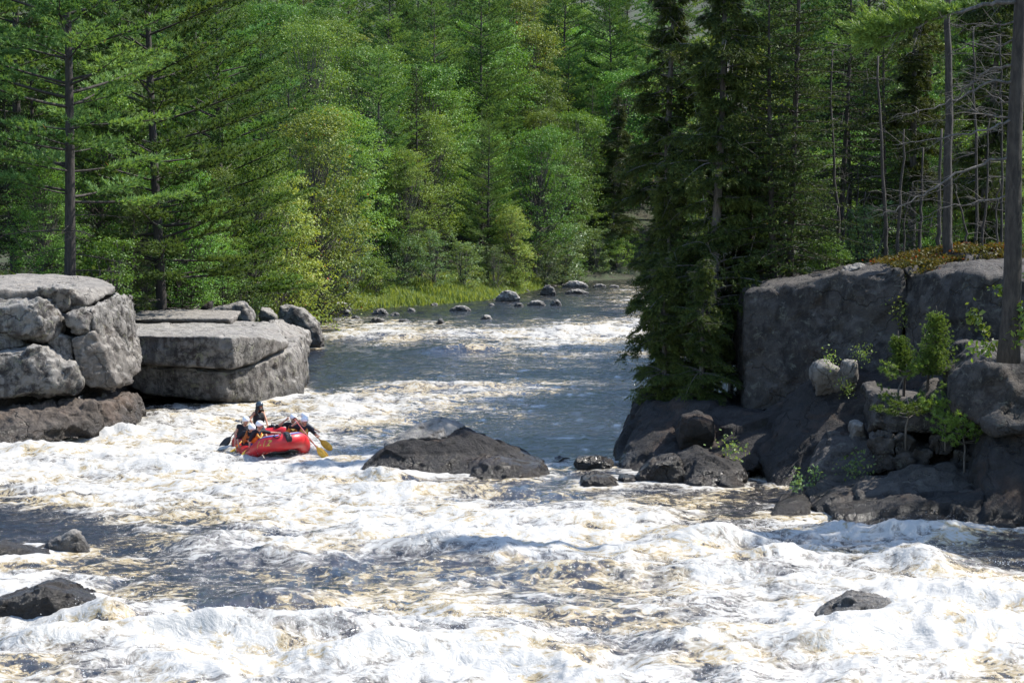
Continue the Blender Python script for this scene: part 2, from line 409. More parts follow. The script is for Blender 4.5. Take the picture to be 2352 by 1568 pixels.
# standing waves, humps and holes:  photo x, photo y, half width x (m), half width y (m), height (m), twist
WAVES = [(500, 1268, 1.8, 0.7, 0.42, 0.1), (640, 1290, 2.2, 0.8, 0.25, 0.0), (900, 1278, 1.9, 0.5, 0.20, -0.15), (1010, 1275, 1.0, 0.5, 0.26, 0), (1150, 1290, 1.6, 0.8, 0.22, 0.1),
         (1650, 1262, 1.3, 0.6, 0.55, 0.25), (1900, 1240, 2.4, 0.6, 0.24, 0.0), (2150, 1240, 1.5, 0.5, 0.24, 0), (1800, 1310, 1.4, 0.7, 0.35, 0.2), (2110, 1320, 1.0, 1.2, 0.55, -0.5),
         (2250, 1390, 1.6, 0.8, 0.35, -0.4), (2130, 1440, 1.3, 0.6, 0.35, 0.3), (1700, 1330, 1.3, 0.6, 0.3, 0.1), (1350, 1330, 1.5, 0.6, 0.25, 0.1), (1300, 1420, 2.0, 0.7, 0.25, 0.0),
         (600, 1400, 2.0, 0.9, 0.35, 0.3), (480, 1440, 1.2, 0.6, -0.35, 0.3), (430, 1480, 1.3, 0.5, 0.45, 0.1), (760, 1470, 2.2, 0.8, 0.35, 0.25), (560, 1515, 0.9, 0.5, -0.35, 0.2),
         (250, 1380, 0.9, 0.5, -0.30, 0.3), (280, 1440, 1.4, 0.5, 0.35, 0.1), (120, 1500, 1.3, 0.6, 0.35, 0), (900, 1520, 1.6, 0.6, 0.35, 0.2), (1250, 1510, 1.6, 0.6, 0.3, -0.1),
         (1600, 1490, 1.8, 0.7, 0.35, 0.1), (1950, 1500, 1.4, 0.6, 0.45, 0.4), (2250, 1480, 1.3, 0.7, 0.4, 0.2), (880, 1110, 1.2, 0.6, 0.35, -0.2), (700, 1140, 3.0, 0.8, 0.25, 0),
         (1050, 1140, 3.0, 0.7, 0.25, 0.15), (1300, 1205, 3.0, 0.9, 0.22, 0.1), (300, 1010, 2.5, 1.0, 0.35, 0.1), (100, 1050, 2.0, 1.2, 0.35, 0.0), (420, 975, 1.6, 0.8, 0.35, 0.0), (760, 950, 2.0, 1.0, 0.25, 0.1),
         (420, 1080, 2.0, 1.0, 0.25, 0.1), (1060, 808, 2.4, 1.2, 0.45, 0.1), (1150, 775, 7.0, 1.6, 0.35, 0.05), (860, 780, 3.5, 1.6, 0.35, 0), (1350, 770, 4.0, 1.5, 0.4, 0.05), (1000, 895, 4.0, 1.2, 0.25, 0.2), (850, 925, 3.0, 1.0, 0.25, 0.2)]
def water_h(x, y, foam, full=False):
    z = np.zeros_like(x)
    p = np.stack([x, y, 0 * x], -1)
    turb = 0.10 + 0.95 * sstep(0.15, 0.85, foam)
    warp = np.stack([0.6 * noise3(p * 0.5, 61), 0.6 * noise3(p * 0.5 + 40, 62), 0 * x], -1)
    q = (p + warp)
    near = 1 + 0.5 * sstep(60, 40, y)
    z += 0.27 * turb * near * (ridged(q * np.array([0.26, 0.36, 1]), 2, 71) - 0.45)
    c2 = np.maximum(ridged(q * np.array([0.75, 1.0, 1]), 3, 72), 0) ** 1.5 - 0.4
    c3 = ridged(q * np.array([2.0, 2.6, 1]), 2, 73) ** 2 - 0.35
    z += 0.145 * turb * c2 + 0.055 * turb * c3
    z += 0.09 * fbm(q * np.array([0.5, 0.8, 1]), 2, 74) + 0.07 * (ridged((q + 0.8 * warp) * np.array([0.55, 1.35, 1]), 3, 75, 0.5) - 0.4) + 0.02 * fbm(q * np.array([2.6, 3.4, 1]), 2, 76)
    crest = 0.55 * c2 + 0.30 * c3
    for dx, dy, sx, sy, a, tw in WAVES:
        c = G(dx, dy); ux = x - c.x; uy = y - c.y
        sel = (np.abs(ux) < 3.2 * max(sx, sy)) & (np.abs(uy) < 3.2 * max(sx, sy))
        if not sel.any(): continue
        a1 = ux[sel] * math.cos(tw) + uy[sel] * math.sin(tw); b1 = -ux[sel] * math.sin(tw) + uy[sel] * math.cos(tw)
        b1 = b1 + 0.35 * sy * noise3(np.stack([a1 * 0.9, b1 * 0.5, 0 * a1 + dx], -1), 5)
        k = np.where(b1 < 0, 1.7, 0.85)          # steeper on the downstream side
        z[sel] += a * np.exp(-(a1 / sx) ** 2 - (b1 * k / sy) ** 2)
    return (z, crest) if full else z
def build_water():
    ny, nx = 760, 600
    ys = 24.0 * (232.0 / 24.0) ** (np.linspace(0, 1, ny)); u = np.linspace(-1, 1, nx)
    X = (u[None, :] * (0.30 * ys[:, None] + 1.5)); Y = np.repeat(ys[:, None], nx, 1)
    x = X.ravel(); y = Y.ravel()
    fo = foam_at(x, y)
    z, crest = water_h(x, y, fo, True)
    gzv = ground_z(x, y, False)
    p3 = np.stack([x, y, 0 * x], -1)
    # breaking crests carry more foam than the troughs; broad tongues of clear water run through it
    tong = fbm(p3 * np.array([0.22, 0.30, 1]), 3, 81)
    fo2 = 0.075 + 0.66 * fo + (0.34 * crest + 0.42 * (z - 0.03)) * sstep(0.05, 0.5, fo) + 0.34 * tong * sstep(0.1, 0.5, fo)
    # foam collars and a little piling up where rocks break the surface
    from mathutils.kdtree import KDTree
    wl = []
    for ob in C.objects:
        if ob.type == 'MESH' and ob.data.name.split('.')[0] == 'rock':
            mw = np.array(ob.matrix_basis if ob.parent is None else ob.parent.matrix_basis @ ob.matrix_basis)
            c_ = np.empty(len(ob.data.vertices) * 3, dtype=np.float32); ob.data.vertices.foreach_get('co', c_); c_ = c_.reshape(-1, 3) @ mw[:3, :3].T + mw[:3, 3]
            wl.append(c_[np.abs(c_[:, 2] - 0.05) < 0.12])
    wl = np.concatenate(wl); kd = KDTree(len(wl)); [kd.insert((a_[0], a_[1], 0), i_) for i_, a_ in enumerate(wl)]; kd.balance()
    cell = {}
    for a_ in np.unique(np.floor(wl[:, :2]).astype(int), axis=0):
        for ddx in (-1, 0, 1):
            for ddy in (-1, 0, 1): cell[(a_[0] + ddx, a_[1] + ddy)] = 1
    fx, fy_ = np.floor(x).astype(int), np.floor(y).astype(int)
    near_r = np.nonzero([(a_, b_) in cell for a_, b_ in zip(fx, fy_)])[0]
    dist = np.array([kd.find((x[k_], y[k_], 0))[2] for k_ in near_r])
    col_ = np.exp(-(dist / 0.35) ** 2) * (0.5 + 0.5 * noise3(np.stack([x[near_r] * 0.8, y[near_r] * 0.8, 0 * dist], -1), 33) + 0.3)
    calm = sstep(150, 120, y[near_r]) * sstep(0.10, 0.40, fo[near_r] + 0.12)
    fo2[near_r] += 0.55 * np.clip(col_, 0, 1) * calm; z[near_r] += 0.10 * np.clip(col_, 0, 1) * calm
    v = np.stack([x, y, z], -1)
    i = np.arange(ny - 1)[:, None] * nx; j = np.arange(nx - 1)[None]
    q = np.stack([i + j, i + j + 1, i + nx + j + 1, i + nx + j], -1).reshape(-1, 4)
    q = q[(gzv[q] < 1.0).any(1)]
    m, n, l, b = mat_base('river water')
    p = geo_pos(n)
    fa = attr_fac(n, 'foam')
    wv = n.new('ShaderNodeTexNoise'); wv.inputs['Scale'].default_value = 0.8; wv.inputs['Detail'].default_value = 3; l.new(p, wv.inputs['Vector'])
    sub = n.new('ShaderNodeVectorMath'); sub.operation = 'MULTIPLY_ADD'; l.new(wv.outputs['Color'], sub.inputs[0]); sub.inputs[1].default_value = (0.9, 0.9, 0.0); l.new(p, sub.inputs[2])
    pw = mapping(n, l, sub.outputs[0], (0.8, 1.0, 0.6))
    n1 = noise_node(n, l, pw, 1.3, 6, 0.6, 0.5)
    n2 = noise_node(n, l, pw, 4.2, 6, 0.6, 0.5)
    l1 = noise_node(n, l, pw, 1.6, 3, 0.5, 0.4); l2 = noise_node(n, l, pw, 6.0, 4, 0.6, 0.3)
    lace = mrange(n, l, math_node(n, l, 'ABSOLUTE', math_node(n, l, 'SUBTRACT', l1, 0.5)), 0.0, 0.045, 1, 0)
    nz_ = math_node(n, l, 'ADD', math_node(n, l, 'MULTIPLY', math_node(n, l, 'SUBTRACT', n1, 0.5), 1.25), math_node(n, l, 'MULTIPLY', math_node(n, l, 'SUBTRACT', n2, 0.5), 1.35))
    val = math_node(n, l, 'MULTIPLY_ADD', nz_, mrange(n, l, fa, 0.14, 0.42, 0.42, 1.0), fa)
    val = math_node(n, l, 'ADD', val, math_node(n, l, 'MULTIPLY', lace, mrange(n, l, fa, 0.15, 0.5, 0.03, 0.20)))
    n3 = noise_node(n, l, pw, 11.0, 4, 0.6, 0.6)
    val = math_node(n, l, 'ADD', val, math_node(n, l, 'MULTIPLY', math_node(n, l, 'SUBTRACT', n3, 0.5), 0.8))
    glint_speck = math_node(n, l, 'MULTIPLY', mrange(n, l, noise_node(n, l, p, 12.0, 3, 0.7), 0.60, 0.68), mrange(n, l, fa, 0.12, 0.45, 0.30, 0.55))  # foam flecks, also painted in as glints for the water's glitter
    val = math_node(n, l, 'ADD', val, glint_speck)
    white = mrange(n, l, val, 0.36, 0.92)
    col = mix_col(n, l, mrange(n, l, val, 0.22, 0.46), (0.010, 0.011, 0.014), (0.050, 0.043, 0.038))
    tan = mrange(n, l, noise_node(n, l, mapping(n, l, pw, (0.8, 1.2, 1)), 0.42, 3, 0.5, 0.3), 0.43, 0.58)
    col = mix_col(n, l, mrange(n, l, val, 0.42, 0.64), col, mix_col(n, l, tan, (0.10, 0.088, 0.075), (0.36, 0.265, 0.12)))
    l.new(col, b.inputs['Base Color'])
    b.inputs['IOR'].default_value = 1.48; b.inputs['Roughness'].default_value = 0.09; b.inputs['Specular IOR Level'].default_value = 1.0
    bp = n.new('ShaderNodeBump'); bp.inputs['Strength'].default_value = 1.0; bp.inputs['Distance'].default_value = 0.14
    r1 = noise_node(n, l, mapping(n, l, p, (1.0, 1.5, 1)), 1.7, 7, 0.62, 0.6)
    l.new(math_node(n, l, 'ADD', r1, math_node(n, l, 'MULTIPLY', n2, 0.5)), bp.inputs['Height']); l.new(bp.outputs[0], b.inputs['Normal'])
    fo_b = n.new('ShaderNodeBsdfPrincipled'); fo_b.inputs['Roughness'].default_value = 0.6; fo_b.inputs['Specular IOR Level'].default_value = 0.3
    l.new(mix_col(n, l, mrange(n, l, val, 0.50, 0.98), mix_col(n, l, tan, (0.27, 0.256, 0.228), (0.33, 0.265, 0.145)), (0.42, 0.41, 0.385)), fo_b.inputs['Base Color'])
    bp2 = n.new('ShaderNodeBump'); bp2.inputs['Strength'].default_value = 0.6; bp2.inputs['Distance'].default_value = 0.10
    l.new(math_node(n, l, 'ADD', n2, math_node(n, l, 'MULTIPLY', l2, 0.6)), bp2.inputs['Height']); l.new(bp2.outputs[0], fo_b.inputs['Normal'])
    mx = n.new('ShaderNodeMixShader'); l.new(white, mx.inputs[0]); l.new(b.outputs[0], mx.inputs[1]); l.new(fo_b.outputs[0], mx.inputs[2])
    l.new(mx.outputs[0], n['Material Output'].inputs['Surface'])
    tag(link('river', new_mesh('river', v, q, [m], True, {'foam': fo2})), kind='structure')

# ------------------------------------------------------------------ rocks
def cell_step(v, size, seed):
    """a constant for every cell of a jittered lattice: broken, stepped faces"""
    q = v / size; i = np.floor(q).astype(np.int64); best = np.full(len(v), 1e9); val = np.zeros(len(v))
    for dx in (-1, 0, 1):
        for dy in (-1, 0, 1):
            for dz in (-1, 0, 1):
                cx, cy, cz = i[:, 0] + dx, i[:, 1] + dy, i[:, 2] + dz
                h = _hash(cx, cy, cz, seed); j = lambda s: ((h >> np.uint32(s)) & np.uint32(255)).astype(float) / 255
                px, py, pz = cx + j(0), cy + j(8), cz + j(16)
                d = (q[:, 0] - px) ** 2 + (q[:, 1] - py) ** 2 + ((q[:, 2] - pz) * 1.2) ** 2
                # tilt of the facet, so a cell is a small plane and not a level step
                tx, ty, tz = j(4) - .5, j(12) - .5, j(20) - .5
                c = (j(24) - 0.5) + 1.1 * ((q[:, 0] - px) * tx + (q[:, 1] - py) * ty + (q[:, 2] - pz) * tz)
                m = d < best; best = np.where(m, d, best); val = np.where(m, c, val)
    return val
def rock_mesh(pts, voxel=0.1, amp=0.14, scale=1.0, seed=1, mat=None, bevel=0.0, crack=0.0, smooth_it=1, facet=1.0):
    """solid from a point cloud hull, remeshed evenly, edges softened and the surface weathered; world coordinates"""
    bm = bmesh.new()
    for p in pts: bm.verts.new(p)
    r = bmesh.ops.convex_hull(bm, input=list(bm.verts))
    bmesh.ops.delete(bm, geom=[g for g in set(r['geom_interior']) | set(r['geom_unused']) if isinstance(g, bmesh.types.BMVert) and g.is_valid], context='VERTS')
    if bevel: bmesh.ops.bevel(bm, geom=list(bm.edges), offset=bevel, segments=1, affect='EDGES', clamp_overlap=True)
    me = bpy.data.meshes.new('hull'); bm.to_mesh(me); bm.free()
    o = bpy.data.objects.new('hull', me); C.objects.link(o)
    md = o.modifiers.new('r', 'REMESH'); md.mode = 'VOXEL'; md.voxel_size = voxel
    if smooth_it:
        s = o.modifiers.new('s', 'SMOOTH'); s.factor = 0.5; s.iterations = smooth_it
    dg = bpy.context.evaluated_depsgraph_get(); ev = o.evaluated_get(dg); em = ev.to_mesh()
    nv = len(em.vertices); v = np.empty(nv * 3, dtype=np.float32); em.vertices.foreach_get('co', v); v = v.reshape(-1, 3).astype(float)
    nr = np.empty(nv * 3, dtype=np.float32); em.vertices.foreach_get('normal', nr); nr = nr.reshape(-1, 3).astype(float)
    lt = np.empty(len(em.polygons), dtype=np.int32); em.polygons.foreach_get('loop_total', lt)
    lp = np.empty(len(em.loops), dtype=np.int32); em.loops.foreach_get('vertex_index', lp)
    ls = np.concatenate([[0], np.cumsum(lt)[:-1]])
    quads = lp[(ls[lt == 4])[:, None] + np.arange(4)[None]] if (lt == 4).any() else np.zeros((0, 4), int)
    tris = lp[(ls[lt == 3])[:, None] + np.arange(3)[None]] if (lt == 3).any() else np.zeros((0, 3), int)
    ev.to_mesh_clear(); bpy.data.objects.remove(o); bpy.data.meshes.remove(me)
    d = 1.0 * fbm(v / (2.2 * scale), 3, seed) + 0.55 * fbm(v / (0.8 * scale), 4, seed + 7, 0.6)
    d -= 0.55 * sstep(0.80, 0.98, ridged(v * np.array([1, 1, 1.7]) / (1.9 * scale), 2, seed + 3))     # weathered joints
    d = 0.7 * d + facet * (0.85 * cell_step(v + 0.12 * amp * d[:, None], 0.95 * scale, seed + 31) + 0.4 * cell_step(v, 0.38 * scale, seed + 32))
    v = v + nr * (amp * d)[:, None]
    if crack:
        c = 1 - np.abs(noise3(v * np.array([0.35, 0.35, 1.1]) / scale, seed + 20)) * 14
        v -= nr * (crack * np.clip(c, 0, 1))[:, None]
    return new_mesh('rock', v, [quads, tris], [mat or M['rock_grey']])
def shell(front, depth, back=0.85, lift=0.0, bulge=0.0, down=0.0):
    """hull points for a stone: its near outline (world points) and a smaller far outline 'depth' behind"""
    f = [Vector(p) for p in front]; c = sum(f, Vector()) / len(f)
    out = list(f)
    for p in f:
        q = c + (p - c) * back; q.y = p.y + depth; q.z += lift
        out.append(q)
        if bulge:
            q = c + (p - c) * 0.55; q.y = c.y - bulge; out.append(q)
        if down and p.z < c.z: out.append(Vector((p.x, p.y + depth * 0.3, p.z - down)))
    return out
def rock_thing(name, label, cat, pts, group=None, parent=None, **kw):
    c = sum((Vector(p) for p in pts), Vector()) / len(pts); c.z = min(p[2] for p in pts)
    me = rock_mesh(pts, **kw)
    if parent is not None: return link(name, me, parent)
    off = Vector((c.x, c.y, 0)); me.transform(Matrix.Translation(-off))
    return tag(link(name, me, None, off), label, cat, group)

def z6(x, y): return 0.2578 * x, 624.7 + 0.2578 * y
def z2(x, y): return 0.33595 * x, 588 + 0.33595 * y
def z3(x, y): return 1378.1 + 0.4336 * x, 551.25 + 0.4336 * y
def z5(x, y): return 790.1 + 0.30469 * x, 946.3 + 0.30469 * y
def z7(x, y): return 0.5 * x, 1065.75 + 0.5 * y
def z8(x, y): return 1176 + 0.5 * x, 1065.75 + 0.5 * y
def pts_of(zf, lst, D=None): return [P(*zf(a[0], a[1]), a[2] if len(a) > 2 else D) for a in lst]

def skew(p): return Vector((p.x, p.y + 0.42 * (p.x + 14.6), p.z + (0.42 * (p.x + 14.6)) * (p.z - CAM_H) / p.y)) if False else P(*to_px(p.x, p.y, p.z), p.y + 0.42 * (p.x + 14.6))
def build_left_outcrop():
    root = thing('rock_outcrop', 'big grey fractured rock outcrop with flat top at the left bank, rising above the rapids', 'rock outcrop')
    def blk(lst, D, depth, seed, mat='rock_grey', extra=None, **kw):
        pts = shell([skew(q) for q in pts_of(z6, lst, D)], depth, kw.pop('back', 0.9), kw.pop('lift', 0.0), kw.pop('bulge', 0.0))
        if extra: pts += extra
        a = dict(voxel=0.075, amp=0.10, scale=0.8, bevel=0.03, crack=0.04, facet=1.7); a.update(kw)
        cc = sum(pts, Vector()) / len(pts); pts = [cc + Vector(((q.x - cc.x) * 1.045, q.y - cc.y, (q.z - cc.z) * 1.045)) for q in pts]
        rock_thing('block', None, None, pts, parent=root, seed=seed, mat=M[mat], **a)
    # cap slab: near lip, right tip and the flat top going back
    cap = pts_of(z6, [(-260, 150, 70.0), (-260, 235, 70.0), (330, 150, 70.2), (630, 150, 70.0), (650, 205, 70.0), (790, 305, 70.3), (900, 250, 71.2), (1025, 190, 72.8), (1035, 120, 73.4), (900, 60, 76.5), (500, 20, 78.0), (-260, 14, 78.0), (420, 260, 71.0)])
    cap = [skew(q) for q in cap]
    cap += [p + Vector((0, 0.8, -0.9)) for p in cap[-4:-1]]
    rock_thing('block', None, None, cap, parent=root, seed=11, mat=M['rock_pale'], voxel=0.08, amp=0.07, scale=0.9, bevel=0.05, crack=0.03)
    blk([(340, 150, 69.9), (625, 150, 69.8), (640, 215, 69.9), (590, 350, 70.1), (530, 398, 70.3), (470, 330, 70.2)], None, 2.0, 12)
    blk([(640, 190), (740, 250), (775, 310), (690, 350), (600, 365), (615, 250)], 70.4, 1.8, 13)
    blk([(590, 385, 69.6), (700, 335, 69.5), (820, 330, 69.9), (845, 420, 70.0), (820, 560, 70.0), (720, 590, 69.7), (630, 560, 69.6), (590, 470, 69.6)], None, 2.4, 14, bulge=0.2)
    blk([(800, 320, 69.8), (1000, 205, 71.8), (1050, 235, 72.4), (1078, 340, 72.3), (1095, 560, 72.0), (1130, 740, 71.8), (930, 690, 70.0), (830, 560, 69.6), (840, 420, 69.6)], None, 2.8, 15)
    blk([(640, 600, 69.6), (830, 540, 69.5), (930, 690, 69.6), (1130, 735, 71.4), (1172, 965, 71.2), (1150, 985, 71.2), (1020, 985, 69.8), (930, 1035, 69.9), (800, 1035, 70.0), (700, 960, 69.8), (655, 850, 69.6)], None, 3.0, 16, 'rock_pale', back=0.85, lift=0.35)
    blk([(-60, 300, 69.8), (140, 285, 69.5), (340, 215, 69.5), (430, 260, 69.6), (525, 430, 69.7), (490, 555, 69.7), (395, 640, 69.8), (150, 575, 69.8), (-60, 530, 69.8)], None, 3.0, 17, bulge=0.35)
    blk([(-200, 170, 70.4), (130, 150, 70.4), (310, 150, 70.6), (315, 200, 70.2), (150, 285, 69.9), (100, 290, 69.9), (-200, 290, 69.9)], None, 2.2, 18, 'rock_pale')
    blk([(-150, 545, 69.9), (60, 545, 69.8), (190, 600, 69.9), (215, 655, 69.9), (100, 690, 69.8), (-150, 725, 69.8)], None, 2.0, 19)
    blk([(430, 640, 69.8), (520, 575, 69.8), (600, 590, 69.8), (645, 640, 69.9), (650, 830, 69.9), (590, 800, 69.7), (480, 715, 69.7)], None, 2.2, 20)
    blk([(-180, 740, 69.0), (130, 715, 68.9), (290, 690, 68.9), (440, 705, 69.0), (640, 850, 69.1), (700, 960, 69.3), (712, 1020, 69.4), (660, 1085, 69.5), (580, 1060, 69.2), (330, 980, 69.3), (200, 1060, 69.2), (60, 1100, 69.1), (-180, 1140, 69.1)], None, 3.2, 21, bulge=0.25, lift=0.2)
    blk([(330, 985, 69.8), (560, 1030, 69.6), (690, 1060, 69.7), (690, 1105, 69.9), (600, 1130, 70.2), (350, 1130, 70.4)], None, 2.6, 22, 'rock_dark')  # dark block stands in for the shade under the overhanging boulder
    blk([(620, 1165), (700, 1095), (715, 1130), (715, 1175), (650, 1185)], 69.6, 0.8, 23, voxel=0.06)
    blk([(900, 1075), (930, 1090), (935, 1150), (880, 1150)], 70.6, 0.6, 24, voxel=0.06)
    blk([(-200, 1265, 68.8), (200, 1235, 68.6), (500, 1205, 68.5), (830, 1165, 68.9), (1060, 1147, 70.0), (1110, 1185, 70.4), (1150, 1380, 69.6), (1020, 1420, 68.9), (800, 1440, 68.5), (400, 1500, 67.4), (150, 1570, 66.8), (-200, 1600, 66.8)], None, 3.5, 25, 'rock_brown', back=0.95, bevel=0.06, amp=0.13)
    # the recessed body the blocks sit against
    core = [P(*z6(a, b), d) for a, b, d in [(-300, 250, 70.6), (500, 250, 70.6), (950, 300, 72.4), (1050, 900, 72.2), (600, 950, 70.9), (-300, 1150, 70.8), (700, 1180, 71.6), (900, 1230, 72.2), (-300, 1400, 71.2), (850, 1500, 72.4)]]
    core = [skew(q) for q in core]
    core += [p + Vector((-1.0, 6.0, 0)) for p in core]
    rock_thing('block', None, None, core, parent=root, seed=26, mat=M['rock_dark'], voxel=0.20, amp=0.12, scale=1.0)
build_left_outcrop()

def build_flat_block():
    root = thing('flat_boulder', 'long flat topped rock block split by a horizontal crack, behind the raft', 'rock')
    up = pts_of(z2, [(820, 532, 79.6), (1200, 543, 79.0), (1590, 548, 78.8), (1790, 552, 80.5), (1965, 578, 82.6), (1978, 600, 82.8), (1960, 625, 82.4), (1760, 735, 80.3), (1600, 782, 78.9), (1200, 752, 79.1), (820, 728, 79.7),
                          (1900, 468, 88.5), (1570, 440, 90.0), (1400, 432, 91.0), (820, 437, 91.0)])
    up += [p + Vector((0, 0, -1.0)) for p in up[-4:]]
    rock_thing('slab', None, None, up, parent=root, seed=31, mat=M['rock_grey'], voxel=0.09, amp=0.075, scale=1.1, bevel=0.05, crack=0.03)
    lo = pts_of(z2, [(820, 750, 80.3), (1200, 770, 79.6), (1560, 800, 79.3), (1760, 748, 80.6), (1990, 630, 83.2), (2040, 730, 83.6), (2072, 905, 83.4), (2060, 960, 83.2), (1995, 1003, 82.2), (1700, 1006, 80.0), (1540, 1003, 79.4), (1390, 995, 79.8), (1000, 945, 80.3), (820, 880, 80.6)])
    lo += [p + Vector((-0.4, 7.0, 0.0)) for p in lo]
    rock_thing('slab', None, None, lo, parent=root, seed=32, mat=M['rock_grey'], voxel=0.09, amp=0.09, scale=1.1, bevel=0.05, crack=0.03)
    th = pts_of(z2, [(1120, 412, 88.5), (1480, 412, 88.5), (1570, 430, 87.5), (1575, 442, 87.5), (840, 440, 88.0), (840, 425, 88.0)]); th += [p + Vector((0, 4, 0.1)) for p in th] + [p + Vector((0, 0.5, -0.3)) for p in th]
    rock_thing('slab', None, None, th, parent=root, seed=33, mat=M['rock_pale'], voxel=0.09, amp=0.05, scale=0.8)
    leg = pts_of(z2, [(860, 900, 82.5), (1900, 980, 84.2), (1950, 1060, 84.2), (860, 1080, 82.5)]); leg += [p + Vector((0, 5, 0)) for p in leg] + [p + Vector((0, 0.3, -1.2)) for p in leg]
    rock_thing('footing', None, None, leg, parent=root, seed=34, mat=M['rock_wet'], voxel=0.20, amp=0.14, scale=1.0)
    wall = pts_of(z2, [(680, 860, 76.5), (860, 900, 80.5), (900, 1100, 80.5), (680, 1100, 75.0), (780, 560, 79.5)]); wall += [p + Vector((-0.5, 7, 0)) for p in wall]
    rock_thing('footing', None, None, wall, parent=root, seed=35, mat=M['rock_wet'], voxel=0.20, amp=0.14, scale=1.0)
build_flat_block()

def simple(label, zf, lst, D, depth, seed, mat='rock_grey', name='boulder', cat='boulder', group=None, **kw):
    dz = kw.pop('dz', 0.0)
    pts = shell([q + Vector((0, 0, dz)) for q in pts_of(zf, lst, D)], depth, kw.pop('back', 0.8), kw.pop('lift', 0.0), kw.pop('bulge', 0.15), kw.pop('down', 0.5))
    a = dict(voxel=0.09, amp=0.10, scale=0.85, bevel=0.03, crack=0.02, facet=1.5); a.update(kw)
    return rock_thing(name, label, cat, pts, group, seed=seed, mat=M[mat], **a)
GB = 'boulders lying behind the flat rock block'
simple('dark wedge shaped boulder with a sloping back lying behind the flat rock block', z2, [(1290, 450), (1380, 385), (1640, 318), (1690, 370), (1725, 440), (1700, 452)], 93, 3.0, 41, 'rock_grey', group=GB)
simple('small dark boulder leaning on the left end of the wedge shaped boulder', z2, [(1310, 400), (1400, 330), (1440, 312), (1445, 350), (1390, 400)], 95, 1.2, 42, 'rock_dark', group=GB)
simple('round grey boulder under the spruces, first from the left behind the flat rock block', z2, [(975, 405), (985, 345), (1030, 315), (1080, 320), (1110, 360), (1110, 405)], 96, 1.8, 43, 'rock_grey', group=GB)
simple('low square boulder beside the round one, half under spruce twigs', z2, [(1100, 375), (1110, 325), (1220, 318), (1235, 345), (1230, 378)], 97, 1.6, 44, 'rock_grey', group=GB)
simple('low flat dark stone directly in front of the square boulder', z2, [(1045, 405), (1050, 370), (1200, 368), (1275, 390), (1280, 408)], 94, 1.3, 45, 'rock_grey', group=GB)
simple('pinkish flat stone in the gap left of the wedge shaped boulder', z2, [(1230, 400), (1245, 345), (1330, 335), (1345, 365), (1320, 405)], 97, 1.4, 46, 'rock_pale', group=GB)
simple('pale triangular boulder between the wedge shaped boulder and the big one at the water', z2, [(1765, 440), (1775, 355), (1820, 360), (1890, 420), (1890, 445)], 98, 1.6, 47, 'rock_pale', group=GB)
simple('large steep grey boulder standing at the water, furthest upstream of the left bank rocks', z2, [(1895, 440), (1915, 345), (1990, 340), (2050, 360), (2170, 470), (2205, 570), (2195, 640), (1930, 640)], 109, 2.6, 48, 'rock_grey', group=GB, voxel=0.1)
simple('broken grey ledge wedged against the foot of the large steep boulder', z2, [(1770, 460, 92), (1860, 450, 93), (1960, 500, 94), (2080, 560, 95), (2100, 640, 95), (1990, 620, 94), (1960, 560, 92)], None, 3.5, 49, 'rock_grey', group=GB)

# rock in mid river, foreground rocks
def build_mid():
    o = thing('boulder', 'broad dark humped boulder with pale crest in mid river, right of the raft', 'boulder')
    D = 61.0
    lower = pts_of(z5, [(88, 520, 60.3), (150, 400, 60.6), (290, 312, 60.8), (430, 255, 60.9), (730, 250, 60.9), (900, 165, 61.6), (1000, 210, 61.6), (1300, 320, 61.2), (1500, 382, 60.9), (1200, 545, 59.3), (900, 560, 59.3), (500, 560, 59.4), (220, 560, 59.6)])
    lower = [Vector((p.x, p.y, p.z * 1.16)) for p in lower]
    lower += [p + Vector((0.1, 2.6, -0.3)) for p in lower] + [Vector((p.x, p.y + 0.5, -0.8)) for p in lower]
    rock_thing('body', None, None, lower, parent=o, seed=51, mat=M['rock_dark'], voxel=0.06, amp=0.10, scale=0.9, bevel=0.12, crack=0.04)
    top = pts_of(z5, [(285, 300, 61.0), (300, 268, 61.1), (440, 200, 61.3), (560, 140, 61.5), (680, 105, 61.7), (800, 130, 61.7), (880, 165, 61.7), (760, 240, 61.0), (600, 238, 60.9), (430, 245, 60.9)])
    top = [Vector((p.x, p.y, p.z * 1.16)) for p in top]
    top += [p + Vector((0.15, 1.8, -0.15)) for p in top]
    rock_thing('crest', None, None, top, parent=o, seed=52, mat=M['rock_grey'], voxel=0.06, amp=0.08, scale=0.7, bevel=0.1)
build_mid()
simple('dark angular wet boulder leaning against the right end of the broad humped boulder', z5, [(880, 560, 59.0), (960, 420, 59.4), (1090, 340, 59.8), (1180, 345, 59.9), (1500, 385, 60.2), (1545, 430, 60.2), (1558, 560, 59.4), (1440, 560, 58.9), (1200, 565, 58.8)], None, 1.8, 53, 'rock_wet', voxel=0.06, amp=0.07, scale=0.7, back=0.85)
GR = 'wet rocks strung between the mid river boulder and the cliff'
simple('low dark wet rock just right of the mid river boulder', z5, [(1530, 490), (1550, 400), (1640, 385), (1735, 395), (1745, 490)], 62.3, 1.4, 54, 'rock_wet', group=GR, name='rock', cat='rock', voxel=0.06)
simple('square dark block of rock standing in the water beside the cliff foot', z5, [(1738, 510), (1745, 365), (1830, 350), (1960, 365), (2028, 385), (2040, 510)], 60.9, 1.4, 55, 'rock_dark', group=GR, name='rock', cat='rock', voxel=0.06, bulge=0.05)
simple('round glistening wet rock in front of the square block', z5, [(1755, 590), (1790, 510), (1900, 495), (2010, 510), (2085, 555), (2080, 600), (1900, 635)], 57.6, 1.3, 56, 'rock_wet', group=GR, name='rock', cat='rock', voxel=0.05)
